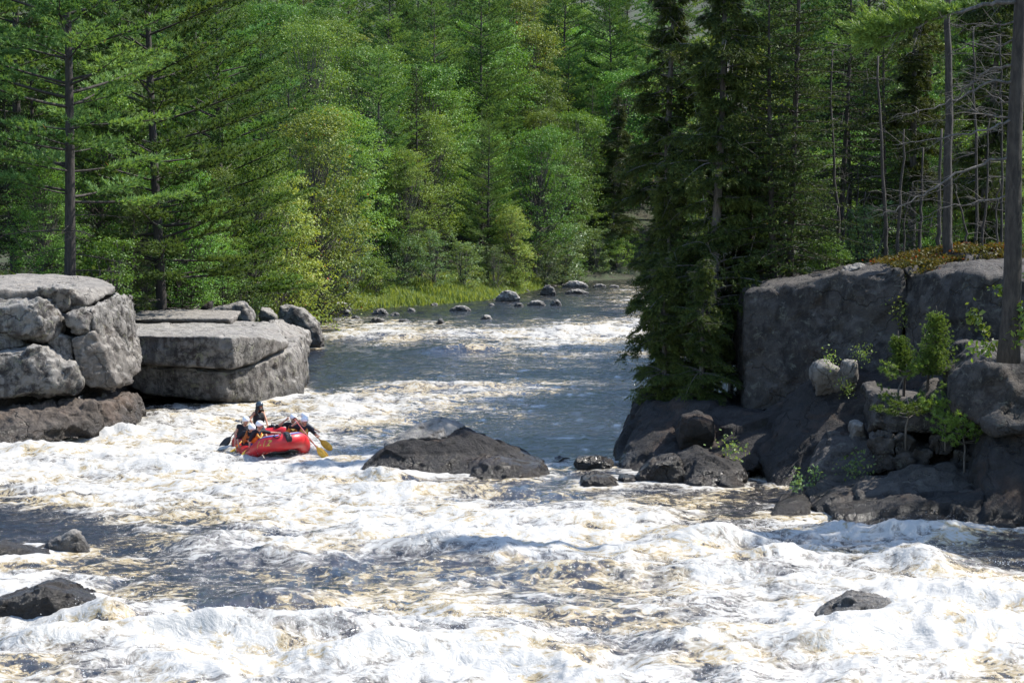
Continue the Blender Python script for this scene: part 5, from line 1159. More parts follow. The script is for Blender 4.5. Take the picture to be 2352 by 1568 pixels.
# ------------------------------------------------------------------ ground cover
from mathutils.bvhtree import BVHTree
def bvh_of(names):
    vs, fs, o = [], [], 0
    for ob in C.objects:
        if ob.type == 'MESH' and ob.name.split('.')[0] in names:
            mw = ob.matrix_basis if ob.parent is None else ob.parent.matrix_basis @ ob.matrix_basis
            vs += [mw @ v.co for v in ob.data.vertices]; fs += [[i + o for i in p.vertices] for p in ob.data.polygons]; o = len(vs)
    return BVHTree.FromPolygons(vs, fs)
def build_cover():
    rng = np.random.default_rng(77); bv = bvh_of({'wall', 'ground'})
    m = leaf_mat('heath leaves', (0.07, 0.085, 0.018), (0.17, 0.12, 0.03), 0.3, 0.6, 0.0, 0.2, rare=(0.26, 0.07, 0.025))
    pts = []
    for k in range(9000):
        a = rng.uniform(0, 1); zx = 1500 + 760 * a; x = (z3(zx, 0)[0] - 1176) / F * 64; y = rng.uniform(61.2, 68.5)
        if noise3(np.array([[x * 0.7, y * 0.5, 0]]), 3)[0] < -0.25 and rng.uniform() < 0.8: continue
        # bare sunlit rock to the right front
        if x > 13.2 and y < 62.0 + 0.0 * x: continue
        h = bv.ray_cast(Vector((x, y, 30)), Vector((0, 0, -1)))
        if h[0] is None or h[1].z < 0.75: continue
        pts.append((h[0].x, h[0].y, h[0].z))
    pts = np.array(pts); P0 = np.repeat(pts, 3, 0) + rng.normal(size=(len(pts) * 3, 3)) * np.array([0.12, 0.12, 0.05]) + np.array([0, 0, 0.10])
    patch = 0.5 + 0.5 * noise3(P0 * np.array([0.8, 0.8, 0]), 9); t = np.clip(patch + 0.2 * rng.normal(size=len(P0)), 0, 0.96); t = np.where((rng.uniform(size=len(P0)) < 0.10) & (patch > 0.45), 1.0, t)
    tag(link('heath', fol_mesh('heath', [leaves(P0, rng, 0.11, t)], m)), 'orange and green heath covering the top of the right cliff', 'ground cover', None, 'stuff')
    # grass of the far bank
    gm = leaf_mat('tall grass', (0.11, 0.175, 0.04), (0.23, 0.28, 0.09), 0.4, 0.5, 0.0, 0.3)
    n = 30000; x = rng.uniform(-21, 3.5, n * 3); y = rng.uniform(128, 184, n * 3); s = river_sd(x, y)
    cl = noise3(np.stack([x * 0.45, y * 0.35, 0 * x], -1), 13)
    ok = (s > -0.3) & (s < 6.5 + 2 * cl) & (cl + rng.uniform(-0.6, 0.6, n * 3) > -0.25); x = x[ok][:n]; y = y[ok][:n]; cl = cl[ok][:n]; s = s[ok][:n]
    z = np.maximum(ground_z(x, y), -0.1); h = (0.55 + 0.40 * cl + 0.25 * rng.uniform(0, 1, len(x))) * sstep(-0.4, 1.0, s) + 0.15; a = rng.uniform(0, 2 * PI, len(x)); ln = rng.uniform(0.1, 0.5, len(x)) * h
    wv = 0.035 + 0.03 * rng.uniform(0, 1, len(x)); tx, ty = np.cos(a), np.sin(a); b = np.stack([x, y, z - 0.05], -1); sd = np.stack([-ty, tx, 0 * x], -1) * wv[:, None]
    mid = b + np.stack([tx * ln * 0.3, ty * ln * 0.3, h * 0.6], -1); tip = b + np.stack([tx * ln, ty * ln, h], -1)
    v = np.stack([b - sd, b + sd, mid + sd * 0.7, mid - sd * 0.7, tip], 1).reshape(-1, 3); i = np.arange(len(x))[:, None] * 5
    tint = np.repeat(np.clip(0.5 + 0.4 * cl + 0.2 * rng.normal(size=len(x)), 0, 0.96), 5)
    tag(link('grass', new_mesh('grass', v, [i + np.array([[0, 1, 2, 3]]), i + np.array([[3, 2, 4]])], [gm], True, {'tint': tint})), 'tall green grass along the far river bank', 'grass', None, 'stuff')
    # bushes and saplings of the wood floor
    n = 52000; x = np.concatenate([rng.uniform(-40, -13, n), rng.uniform(-20, 14, n // 2), rng.uniform(8, 30, n)]); y = np.concatenate([rng.uniform(80, 150, n), rng.uniform(146, 215, n // 2), rng.uniform(64, 120, n)])
    s = river_sd(x, y); cl = noise3(np.stack([x * 0.5, y * 0.4, 0 * x], -1), 23); side = x > 8
    ok = (s > np.where(side & (y < 125), 3.0, 2.2)) & (cl > np.where(side & (y < 125), 0.05, -0.1)) & ~((x < -14) & (x > -24) & (y < 82)); x, y, cl = x[ok], y[ok], cl[ok]
    z = ground_z(x, y); hh = (0.25 + 1.6 * np.maximum(0, cl + 0.1)) * rng.uniform(0.05, 1, len(x))
    um = leaf_mat('undergrowth leaves', (0.03, 0.06, 0.014), (0.085, 0.125, 0.028), 0.35, 0.5, 0.0, 0.35)
    tag(link('undergrowth', fol_mesh('undergrowth', [leaves(np.stack([x, y, z + hh], -1), rng, 0.24, np.clip(0.5 + 0.25 * rng.normal(size=len(x)), 0, 1))], um)), 'low leafy undergrowth on the forest floor', 'undergrowth', None, 'stuff')
build_cover()

# ------------------------------------------------------------------ stones along the far shore
def zf(x, y): return 643.1 + 0.35938 * x, 624.75 + 0.35938 * y
ST = [(318, 185, 452, 250, 1, 'large rounded pale stone in the grass at the left end of the far bank'), (388, 235, 455, 272, 0, 'smaller stone touching the large rounded pale one'), (578, 235, 690, 273, 1, 'oval grey stone at the water in front of the grass'),
      (698, 254, 764, 275, 1, 'flat white stone right of the oval grey one'), (445, 278, 512, 302, 1, 'small pale stone in the shallows by the steep boulder'), (560, 288, 680, 332, 2, 'dark low rocks awash in the riffle, nearest the grassy bank'),
      (742, 297, 842, 327, 2, 'dark flat stone awash right of the low rocks'), (998, 292, 1050, 337, 2, 'dark knob of rock in the riffle at mid river'), (1278, 268, 1352, 306, 0, 'grey pointed stone alone in the middle of the river'),
      (808, 222, 865, 252, 0, 'small grey stone at the grass edge, middle of the far bank'), (1078, 212, 1222, 252, 1, 'pale flat slabs at the right end of the grass'), (1372, 115, 1535, 190, 0, 'large flat topped rock beyond the right end of the grass'),
      (1488, 193, 1562, 222, 2, 'low dark stone standing in water below the flat topped rock'), (1578, 178, 1702, 217, 0, 'broad rounded stone in the water near the bend'), (1722, 172, 1802, 217, 0, 'rounded stone in the water, right of the broad one'),
      (1328, 196, 1375, 217, 1, 'tiny pale stone at the foot of the flat topped rock'), (1658, 78, 1762, 152, 2, 'dark bulky rock under the shrub at the bend'), (1795, 52, 1970, 103, 1, 'pale bare rock shelf at the far end of the shore'),
      (1808, 108, 1975, 142, 2, 'row of dark low rocks below the pale shelf'), (1998, 72, 2085, 97, 1, 'small pale rock at the mouth of the bend'), (300, 262, 360, 282, 0, 'small grey stone at the water below the large rounded pale one'), (2100, 78, 2170, 98, 1, 'white stone furthest right on the far shore')]
for k, (x0, y0, x1, y1, mt, lab) in enumerate(ST):
    b = G(*zf((x0 + x1) / 2, y1)); D = b.y; h = y1 - y0; wd = x1 - x0
    lst = [(x0, y1 + 4), (x0 + wd * .08, y1 - h * .45), (x0 + wd * .3, y0 + h * .08), (x0 + wd * .6, y0), (x0 + wd * .85, y0 + h * .25), (x1, y1 - h * .3), (x1, y1 + 4)]
    simple(lab, zf, lst, D, max(0.6, 0.8 * wd * 0.35938 / F * D), 400 + k, ['stone_pale', 'stone_pale', 'rock_grey'][mt], name='stone', cat='stone', group='stones along the far shore', voxel=max(0.05, 0.02 * wd * 0.36 / F * D), amp=0.07, scale=0.45, bevel=0.0, bulge=0.1, dz=-0.06)

def shore_pebbles():
    rng = np.random.default_rng(12); src = [o for o in C.objects if o.name.split('.')[0] == 'stone' and o.type == 'MESH']; small = sorted(src, key=lambda o: o.dimensions.x)[:4]
    a = np.array([(-16.5, 143.5), (-11.5, 146.4), (-6.0, 151.9), (-2.2, 157.9), (0.5, 167.8), (3.0, 179.5), (6.0, 189.5)]); L = np.concatenate([[0], np.cumsum(np.linalg.norm(np.diff(a, axis=0), axis=1))])
    for k in range(26):
        d = rng.uniform(0, L[-1]); x, y = np.interp(d, L, a[:, 0]), np.interp(d, L, a[:, 1]); s = small[k % 4]; o = s.copy(); C.objects.link(o)
        sc = rng.uniform(0.5, 1.0); o.location = (x + rng.normal() * 0.35, y + rng.normal() * 0.5, -0.05); o.rotation_euler = (0, 0, rng.uniform(0, 6)); o.scale = (sc, sc * 0.8, sc * 0.6)
        o['label'] = 'small low grey stone in the broken line of stones edging the grassy far shore'; o['group'] = 'small stones edging the far shore'
shore_pebbles()
# ------------------------------------------------------------------ raft and crew
YAW = R(17)
RF = np.array([math.sin(YAW), -math.cos(YAW), 0.0]); RS = np.array([math.cos(YAW), math.sin(YAW), 0.0]); RZ = np.array([0, 0, 1.0])
RB = np.array([-8.0, 65.3, 0.06])
ROLL = 0.095
def RW(f, s, z):
    """raft frame (forward to the bow, towards the photo's right, up) to world"""
    return RB + RF * f + RS * s + RZ * (z + ROLL * s + 0.02 * f)
def RD(f, s, z): v = RF * f + RS * s + RZ * (z + ROLL * s); return v / (np.linalg.norm(v) + 1e-9)
M['raft_red'] = plain_mat('red raft rubber', (0.52, 0.022, 0.028), 0.38, 0.45, 0.12, 3.0, 0.05)
M['raft_blue'] = plain_mat('blue wear patch', (0.035, 0.06, 0.25), 0.5)
M['raft_grey'] = plain_mat('grey raft floor', (0.11, 0.12, 0.13), 0.6, 0.3)
M['yellow'] = plain_mat('yellow plastic', (0.62, 0.36, 0.035), 0.38, 0.45)
M['yellow_print'] = plain_mat('yellow print', (0.46, 0.29, 0.06), 0.55)
M['white_print'] = plain_mat('white print', (0.7, 0.7, 0.7), 0.55)
M['pink_shaft'] = plain_mat('faded red shaft', (0.50, 0.13, 0.12), 0.4)
M['orange_shaft'] = plain_mat('orange shaft', (0.60, 0.20, 0.04), 0.4)
M['black'] = plain_mat('black plastic', (0.014, 0.014, 0.016), 0.4, 0.4)
M['black_cloth'] = plain_mat('black splash top', (0.016, 0.016, 0.022), 0.7, 0.25)
M['purple_cloth'] = plain_mat('dark purple splash top', (0.045, 0.03, 0.06), 0.7, 0.25)
M['grey_cloth'] = plain_mat('grey splash top', (0.075, 0.08, 0.095), 0.7, 0.25)
M['vest_orange'] = plain_mat('orange life vest', (0.58, 0.17, 0.022), 0.65, 0.25, 0.15, 14.0, 0.2)
M['vest_black'] = plain_mat('black life vest', (0.018, 0.02, 0.024), 0.65, 0.25)
M['vest_brown'] = plain_mat('dull orange life vest', (0.40, 0.12, 0.03), 0.65, 0.25)
M['helmet_white'] = plain_mat('white helmet', (0.74, 0.75, 0.78), 0.3, 0.5, 0.03)
M['helmet_dark'] = plain_mat('dark teal helmet', (0.035, 0.055, 0.075), 0.25, 0.6)
M['skin'] = plain_mat('fair skin', (0.48, 0.27, 0.19), 0.5, 0.35, 0.06)
M['skin_tan'] = plain_mat('tanned skin', (0.36, 0.18, 0.11), 0.5, 0.35, 0.06)
M['hair'] = plain_mat('dark brown hair', (0.022, 0.014, 0.010), 0.6)
M['shorts_blue'] = plain_mat('blue shorts', (0.03, 0.065, 0.30), 0.7, 0.2)
M['shorts_red'] = plain_mat('pink and red shorts', (0.45, 0.08, 0.10), 0.7, 0.2)
M['shorts_dark'] = plain_mat('dark shorts', (0.02, 0.022, 0.035), 0.7, 0.2)
M['eye'] = plain_mat('dark eye', (0.02, 0.015, 0.012), 0.2)
M['lips'] = plain_mat('lips', (0.32, 0.10, 0.09), 0.5)
M['vest_yellow'] = plain_mat('yellow collar', (0.50, 0.38, 0.10), 0.65)

def raft_line(n=96):
    """centre line of the buoyancy tube, and its radius"""
    t = np.arange(n) / n * 2 * PI; e = 0.50
    c, s = np.cos(t), np.sin(t)
    f = np.where(c > 0, 2.10, 2.02) * np.sign(c) * np.abs(c) ** np.where(c > 0, 0.95, e)
    sd = 0.10 + 0.90 * np.sign(s) * np.abs(s) ** np.where(c > 0, 0.72, e * 0.9)
    z = 0.09 + 0.46 * sstep(0.75, 2.1, f) + 0.24 * sstep(0.5, 2.1, -f)
    d = np.hypot(np.diff(np.append(f, f[0])), np.diff(np.append(sd, sd[0]))); L = np.concatenate([[0], np.cumsum(d)]); u = np.linspace(0, L[-1], n + 1)[:-1]
    g = lambda a: np.interp(u, L, np.append(a, a[0]))
    return np.stack([g(f), g(sd), g(z)], -1)
RLINE = raft_line(); RRAD = 0.265
def tube_pt(k, ang, extra=0.0):
    """point on the tube skin: k along the line (float index), ang round it, 0 = outward, 90 = up"""
    n = len(RLINE); i = int(math.floor(k)) % n; j = (i + 1) % n; t = k - math.floor(k)
    c = RLINE[i] * (1 - t) + RLINE[j] * t; d = RLINE[j] - RLINE[i]; d[2] = 0; d /= np.linalg.norm(d) + 1e-9
    o = np.array([d[1], -d[0], 0])
    if o @ (c * np.array([1, 1, 0]) - np.array([0, 0.10, 0])) < 0: o = -o
    r = RRAD + extra
    p = c + o * r * math.cos(ang) + np.array([0, 0, 1]) * r * math.sin(ang)
    return RW(*p)
def build_raft():
    raft = thing('raft', 'red inflatable raft with yellow number on its bow, full of paddlers in the white water', 'raft', tuple(RB)); off = RB
    n = len(RLINE); sides = 22
    v = np.array([[tube_pt(k, a * 2 * PI / sides) for a in range(sides)] for k in range(n)]).reshape(-1, 3) - off
    i = np.arange(n)[:, None] * sides; i2 = ((np.arange(n) + 1) % n)[:, None] * sides; j = np.arange(sides)[None]; j2 = (j + 1) % sides
    q = np.stack([i + j, i2 + j, i2 + j2, i + j2], -1).reshape(-1, 4)
    link('tube', new_mesh('tube', v, q, [M['raft_red']]), raft)
    # floor, curving up under the bow
    g = Geo(); fs = np.linspace(-1.95, 1.98, 26); rows = []
    for f in fs:
        hw = 0.92 * (1 - abs(f / 2.15) ** 5) if f < 0 else 0.92 * max(0.02, 1 - (f / 2.12) ** 2) ** 0.6; zz = float(np.interp(f, [-2, -0.7, 0.3, 1.2, 2], [0.06, -0.12, -0.12, -0.04, 0.22]))
        rows.append([RW(f, 0.10 + hw * s_, zz - 0.05 * (1 - s_ * s_)) - off for s_ in np.linspace(-1, 1, 9)])
    a = np.array(rows); nf, ns = a.shape[:2]; top = a.reshape(-1, 3) + [0, 0, 0.06]; bot = a.reshape(-1, 3) - [0, 0, 0.06]
    qi = np.array([[r * ns + c, r * ns + c + 1, (r + 1) * ns + c + 1, (r + 1) * ns + c] for r in range(nf - 1) for c in range(ns - 1)])
    g.add(top, qi); g.add(bot, qi[:, ::-1]); link('floor', g.build('floor', M['raft_grey']), raft)
    for f in (0.62, -0.55):
        g = Geo(); g.tube(np.array([RW(f, s_, 0.16) - off for s_ in np.linspace(-0.62, 0.82, 8)]), 0.19, 16); link('thwart', g.build('thwart', M['raft_red']), raft)
    # lettering wrapped round the tube
    def lettering(text, k0, size, ang0, dirk, mat, wscale=1.0):
        cu = bpy.data.curves.new('txt', 'FONT'); cu.body = text; cu.size = 1.0; cu.shear = 0.25; cu.resolution_u = 3; cu.align_x = 'CENTER'; cu.align_y = 'CENTER'; cu.offset = 0.02
        o = bpy.data.objects.new('txt', cu); C.objects.link(o); dg = bpy.context.evaluated_depsgraph_get(); me = bpy.data.meshes.new_from_object(o.evaluated_get(dg)); bpy.data.objects.remove(o)
        bm = bmesh.new(); bm.from_mesh(me); bmesh.ops.subdivide_edges(bm, edges=list(bm.edges), cuts=1); bmesh.ops.triangulate(bm, faces=list(bm.faces))
        step = np.linalg.norm(RLINE[1] - RLINE[0])
        for w_ in bm.verts: w_.co = Vector(tube_pt(k0 + dirk * w_.co.x * size * wscale / step, ang0 + w_.co.y * size / RRAD, 0.006) - off)
        bmesh.ops.recalc_face_normals(bm, faces=list(bm.faces)); bm.to_mesh(me); bm.free(); me.materials.clear(); me.materials.append(mat); me.name = 'lettering'
        link('lettering', me, raft)
    kf = lambda f, s_: int(np.argmin(np.hypot(RLINE[:, 0] - f, RLINE[:, 1] - s_)))
    front = [k for k in range(n) if RLINE[k][0] > 0.2]; at = lambda px, sg: min((k for k in front if (RLINE[k][1] - 0.1) * sg > 0), key=lambda k: abs(to_px(*tube_pt(k, R(8)))[0] - px))
    kl = at(603, -1); kr = at(712, 1)
    dl = 1 if RLINE[(kl + 2) % n][1] > RLINE[kl - 2][1] else -1
    lettering('1-12', kl, 0.27, R(10), dl, M['yellow_print'], 0.85)
    lettering('1-12', kr, 0.24, R(12), 1 if RLINE[(kr + 2) % n][1] > RLINE[kr - 2][1] else -1, M['yellow_print'], 0.8)
    def patch(k0, k1, a0, a1, mat, name, ex=0.004):
        ks = np.linspace(k0, k1, 12); an = np.linspace(a0, a1, 5); v_ = np.array([[tube_pt(k, a_, ex) for a_ in an] for k in ks]).reshape(-1, 3) - off
        q_ = np.array([[r * 5 + c, r * 5 + c + 1, (r + 1) * 5 + c + 1, (r + 1) * 5 + c] for r in range(11) for c in range(4)])
        link(name, new_mesh(name, v_, q_, [mat]), raft)
    for k_ in (kf(1.75, -0.25), kf(1.75, 0.45)):
        patch(k_ - 3.6, k_ + 3.6, R(58), R(74), M['raft_blue'], 'blue_patch'); patch(k_ - 3.6, k_ + 3.6, R(74.5), R(80), M['white_print'], 'white_stripe')
    # grab line and the black strap hanging over the bow
    g = Geo(); kb = kf(2.02, 0.1)
    g.tube(np.array([tube_pt(kb + d_, a_, 0.02) - off for d_, a_ in [(-2.4, R(75)), (-2.6, R(55)), (-2.0, R(38)), (-1.2, R(45)), (-0.8, R(70))]]), 0.018, 6)
    link('grab_loop', g.build('grab_loop', M['black']), raft)
    g = Geo()
    for dx_ in np.linspace(-0.35, 0.35, 4):
        g.tube(np.array([tube_pt(kb + 0.6 + dx_ + 0.3 * w_, a_, 0.025) - off for w_, a_ in [(0, R(120)), (0.2, R(95)), (0.7, R(70)), (1.3, R(48)), (1.8, R(22)), (2.1, R(2))]]), np.array([0.02, 0.03, 0.045, 0.06, 0.055, 0.015]), 7)
    link('bow_strap', g.build('bow_strap', M['black']), raft)
    g = Geo(); ks = np.linspace(kf(1.4, -0.9), kf(-1.4, -0.98), 20) if kf(1.4, -0.9) < kf(-1.4, -0.98) else np.linspace(kf(-1.4, -0.98), kf(1.4, -0.9), 20)
    g.tube(np.array([tube_pt(k, R(20 + 6 * math.sin(i_ * 1.2)), 0.012) - off for i_, k in enumerate(ks)]), 0.010, 5); link('grab_line', g.build('grab_line', M['black']), raft)
    bag = thing('dry_bag', 'small crumpled black bag lying on the stern tube of the raft', 'bag', tuple(RW(-2.05, 0.55, 0.53)))
    g = Geo(); r_ = np.random.default_rng(3)
    for k in range(5): g.ellipsoid(r_.normal(size=3) * [0.07, 0.05, 0.03] + [0, 0, 0.08], [0.10, 0.08, 0.075], 10, 7)
    link('body', g.build('bag', M['black']), bag)
    g = Geo(); g.tube(np.array([[-0.12, -0.03, 0.06], [-0.06, -0.06, 0.19], [0.05, -0.06, 0.20], [0.13, -0.03, 0.07]]), 0.012, 5); link('handle', g.build('bag handle', M['black']), bag)
build_raft()

def ik(a, b, l1, l2, pole):
    a, b, pole = map(lambda q: np.asarray(q, float), (a, b, pole)); d = b - a; L = np.linalg.norm(d)
    if L > 0.985 * (l1 + l2): b = a + d / L * 0.985 * (l1 + l2); d = b - a; L = np.linalg.norm(d)
    u = d / (L + 1e-9); x = (l1 * l1 - l2 * l2 + L * L) / (2 * L + 1e-9); h = math.sqrt(max(1e-5, l1 * l1 - x * x))
    p = pole - u * (pole @ u); p /= np.linalg.norm(p) + 1e-9
    return a + u * x + p * h, b
def remesh_geo(g, voxel, name, mat, off):
    me = bpy.data.meshes.new('r'); vs = np.concatenate(g.v) - off
    me = g_mesh = new_mesh('r', vs, ([np.concatenate(g.q)] if g.q else []) + ([np.concatenate(g.t)] if g.t else []))
    o = bpy.data.objects.new('r', me); C.objects.link(o); md = o.modifiers.new('r', 'REMESH'); md.mode = 'VOXEL'; md.voxel_size = voxel
    s = o.modifiers.new('s', 'SMOOTH'); s.factor = 0.5; s.iterations = 3
    dg = bpy.context.evaluated_depsgraph_get(); out = bpy.data.meshes.new_from_object(o.evaluated_get(dg)); bpy.data.objects.remove(o); bpy.data.meshes.remove(me)
    out.name = name; out.materials.clear(); out.materials.append(mat); out.polygons.foreach_set('use_smooth', np.ones(len(out.polygons), dtype=bool)); return out
def cap(g, a, b, ra, rb, sides=12):
    a = np.asarray(a, float); b = np.asarray(b, float)
    g.tube(np.linspace(a, b, 6), np.linspace(ra, rb, 6), sides); g.ellipsoid(a, [ra] * 3, 10, 7); g.ellipsoid(b, [rb] * 3, 10, 7)
def person(label, hip, lean, face, head_dir, hands, feet, vest, top, shorts, helmet='helmet_white', skin='skin', sleeve=0.75, torso=0.52, hair=None, tilt=0.0, glasses=False):
    """seated figure; everything in the raft frame. lean: hip to neck direction, face: where the chest points, hands and feet: targets"""
    hip = RW(*hip); up = RD(*lean); fw = RD(*face); fw = fw - up * (fw @ up); fw /= np.linalg.norm(fw); rt = np.cross(fw, up)      # rt: towards the figure's right hand
    rt /= np.linalg.norm(rt)
    neck = hip + up * torso; ch = hip + up * torso * 0.66
    hd = RD(*head_dir); hup = up * 0.6 + RZ * 0.8; hup = hup - hd * (hup @ hd) * 0.8; hup /= np.linalg.norm(hup); hd = hd - hup * (hd @ hup); hd /= np.linalg.norm(hd); hr = np.cross(hd, hup)
    head = neck + up * 0.05 + hup * 0.125 + hd * 0.035
    HM = np.stack([hr, hd, hup], 1); TM = np.stack([rt, fw, up], 1)
    o = thing('person', label, 'person', tuple(hip), 0, 'rafters in the red raft'); off = hip
    B = Geo()
    B.ellipsoid(hip + up * 0.05, [0.165, 0.125, 0.13], 14, 10, TM); B.ellipsoid(hip + up * torso * 0.42, [0.145, 0.105, 0.17], 14, 10, TM); B.ellipsoid(ch, [0.175, 0.115, 0.17], 14, 10, TM)
    cap(B, ch + up * 0.08, neck + up * 0.03, 0.085, 0.058); cap(B, neck, head - hup * 0.05, 0.056, 0.054)
    B.ellipsoid(head + hup * 0.025, [0.078, 0.098, 0.102], 14, 12, HM); B.ellipsoid(head - hup * 0.055 + hd * 0.022, [0.058, 0.070, 0.065], 12, 9, HM)
    B.ellipsoid(head - hup * 0.012 + hd * 0.098, [0.016, 0.026, 0.026], 8, 6, HM); B.ellipsoid(head - hup * 0.098 + hd * 0.062, [0.026, 0.022, 0.02], 8, 6, HM); B.ellipsoid(head + hup * 0.035 + hd * 0.082, [0.052, 0.020, 0.014], 8, 6, HM)
    for s_ in (-1, 1): B.ellipsoid(head + hr * 0.078 * s_ - hup * 0.005, [0.014, 0.026, 0.034], 8, 6, HM)
    SL = Geo(); SH = Geo(); FING = Geo()
    SL.ellipsoid(ch + up * 0.01, [0.195, 0.130, 0.19], 14, 10, TM); SL.ellipsoid(hip + up * 0.14, [0.165, 0.122, 0.16], 14, 10, TM)
    for s_, tgt in ((1, hands[0]), (-1, hands[1])):
        sh = neck - up * 0.045 + rt * 0.185 * s_
        tw = RW(*tgt[:3]); pole = rt * s_ * 0.8 - up * 0.7 - fw * 0.3 if len(tgt) < 4 else RD(*tgt[3])
        el, wr = ik(sh, tw, 0.285, 0.255, pole)
        cap(B, neck - up * 0.05 + rt * 0.06 * s_, sh, 0.075, 0.062); cap(B, sh, el, 0.055, 0.042); cap(B, el, wr, 0.041, 0.029)
        fd = wr - el; fd /= np.linalg.norm(fd); pn = np.cross(fd, rt * s_ + 0.3 * up); pn /= np.linalg.norm(pn) + 1e-9; sd = np.cross(pn, fd)
        PM = np.stack([sd, fd, pn], 1); palm = wr + fd * 0.055; B.ellipsoid(palm, [0.043, 0.055, 0.022], 10, 8, PM)
        for q, (dx_, ln) in enumerate([(-0.030, 0.066), (-0.010, 0.078), (0.011, 0.073), (0.030, 0.056)]):      # curled fingers, then the thumb from the side of the palm
            r0 = palm + sd * dx_ + fd * 0.035; r1 = r0 + fd * ln * 0.5 - pn * 0.006; r2 = r1 + fd * ln * 0.22 - pn * ln * 0.34; r3 = r2 - fd * ln * 0.18 - pn * ln * 0.28
            FING.tube(np.array([r0, r1, r2, r3]), np.array([0.0105, 0.010, 0.009, 0.007]), 6)
        t0 = palm - sd * 0.035 - fd * 0.02; FING.tube(np.array([t0, t0 - sd * 0.03 + fd * 0.022 - pn * 0.01, t0 - sd * 0.026 + fd * 0.05 - pn * 0.03]), np.array([0.013, 0.011, 0.008]), 6)
        if sleeve:
            e2 = sh + (el - sh) * min(1.0, sleeve); cap(SL, neck - up * 0.05 + rt * 0.07 * s_, sh, 0.086, 0.076); cap(SL, sh, e2, 0.074, 0.060)
            if sleeve > 1: cap(SL, el, el + (wr - el) * (sleeve - 1), 0.058, 0.044)
    for s_, tgt in ((1, feet[0]), (-1, feet[1])):
        hj = hip + rt * 0.095 * s_ + up * 0.0; ft = RW(*tgt[:3]); kn, an = ik(hj, ft, 0.42, 0.41, fw * 0.8 + RZ * 0.9 + rt * 0.25 * s_)
        cap(B, hj, kn, 0.082, 0.056); cap(B, kn, kn + (an - kn) * 0.35, 0.056, 0.056); cap(B, kn + (an - kn) * 0.35, an, 0.056, 0.036)
        fdir = fw * np.array([1, 1, 0]); fdir /= np.linalg.norm(fdir) + 1e-9; cap(B, an - RZ * 0.03, an + fdir * 0.15 - RZ * 0.045, 0.04, 0.032)
        cap(SH, hj, hj + (kn - hj) * 0.72, 0.100, 0.088)
    SH.ellipsoid(hip + up * 0.04, [0.18, 0.142, 0.14], 14, 10, TM)
    body = remesh_geo(B, 0.0175, 'body', M[skin], off)
    bm = bmesh.new(); bm.from_mesh(body); fm = FING; fm.v = [v_ - off for v_ in fm.v]; fme = fm.build('f', M[skin], True, None); bm.from_mesh(fme); bm.to_mesh(body); bm.free(); bpy.data.meshes.remove(fme)
    body.polygons.foreach_set('use_smooth', np.ones(len(body.polygons), dtype=bool)); bo = link('body', body, o)
    link('splash_top', remesh_geo(SL, 0.024, 'splash_top', M[top], off), o); link('shorts', remesh_geo(SH, 0.026, 'shorts', M[shorts], off), o)
    # life vest: padded front and back panels with shoulder straps and buckles
    V = Geo(); vc = hip + up * (torso * 0.50)
    for s_ in (-1, 1): V.ellipsoid(vc + fw * 0.095 + rt * 0.075 * s_ - up * 0.015, [0.094, 0.070, 0.205], 12, 9, TM)
    V.ellipsoid(vc - fw * 0.095, [0.165, 0.062, 0.21], 12, 9, TM)
    for s_ in (-1, 1): V.ellipsoid(vc + rt * 0.145 * s_ - up * 0.06, [0.05, 0.10, 0.13], 10, 8, TM); cap(V, vc + fw * 0.10 + rt * 0.09 * s_ + up * 0.15, vc + rt * 0.095 * s_ + up * 0.235, 0.045, 0.042); cap(V, vc + rt * 0.095 * s_ + up * 0.235, vc - fw * 0.10 + rt * 0.09 * s_ + up * 0.15, 0.042, 0.045)
    ve = link('life_vest', remesh_geo(V, 0.022, 'life_vest', M[vest], off), o)
    for hgt in (-0.10, 0.03):
        S_ = Geo(); S_.box(vc + fw * 0.165 + up * hgt - off, [0.075, 0.012, 0.014], TM); S_.box(vc + fw * 0.172 + up * hgt - off, [0.03, 0.012, 0.022], TM); link('buckle', S_.build('buckle', M['black'], False), ve)
    if vest == 'vest_orange':
        S_ = Geo(); S_.tube(np.array([vc + fw * 0.12 + rt * 0.12 + up * 0.17, vc + fw * 0.165 + rt * 0.05 + up * 0.10, vc + fw * 0.175 + up * 0.055, vc + fw * 0.165 - rt * 0.05 + up * 0.10, vc + fw * 0.12 - rt * 0.12 + up * 0.17]) - off, 0.028, 7); link('collar', S_.build('collar', M['vest_yellow']), ve)
    # helmet: shell with ear pieces and a chin strap
    H = Geo(); th = np.linspace(0, 1.95, 10); ph = np.arange(22) / 22 * 2 * PI; HV = []
    for rr in (1.0, 0.90):
        for t_ in th:
            for p_ in ph:
                z_ = math.cos(t_); low = 1.0
                if z_ < 0: z_ *= 0.55 + 0.75 * abs(math.cos(p_)) ** 3 - 0.25 * max(0, math.sin(p_))
                HV.append(head + hup * 0.038 + rr * (hr * 0.118 * math.sin(t_) * math.cos(p_) + hd * 0.142 * math.sin(t_) * math.sin(p_) + hup * 0.128 * z_) - off)
    HV = np.array(HV); m = 22; qs = []
    for a_ in range(2):
        for i_ in range(9):
            for j_ in range(m):
                b_ = a_ * 10 * m + i_ * m; qq = [b_ + j_, b_ + (j_ + 1) % m, b_ + m + (j_ + 1) % m, b_ + m + j_]; qs.append(qq if a_ == 0 else qq[::-1])
    for j_ in range(m): qs.append([9 * m + j_, 9 * m + (j_ + 1) % m, 19 * m + (j_ + 1) % m, 19 * m + j_])
    H.add(HV, qs); he = link('helmet', H.build('helmet', M[helmet]), o)
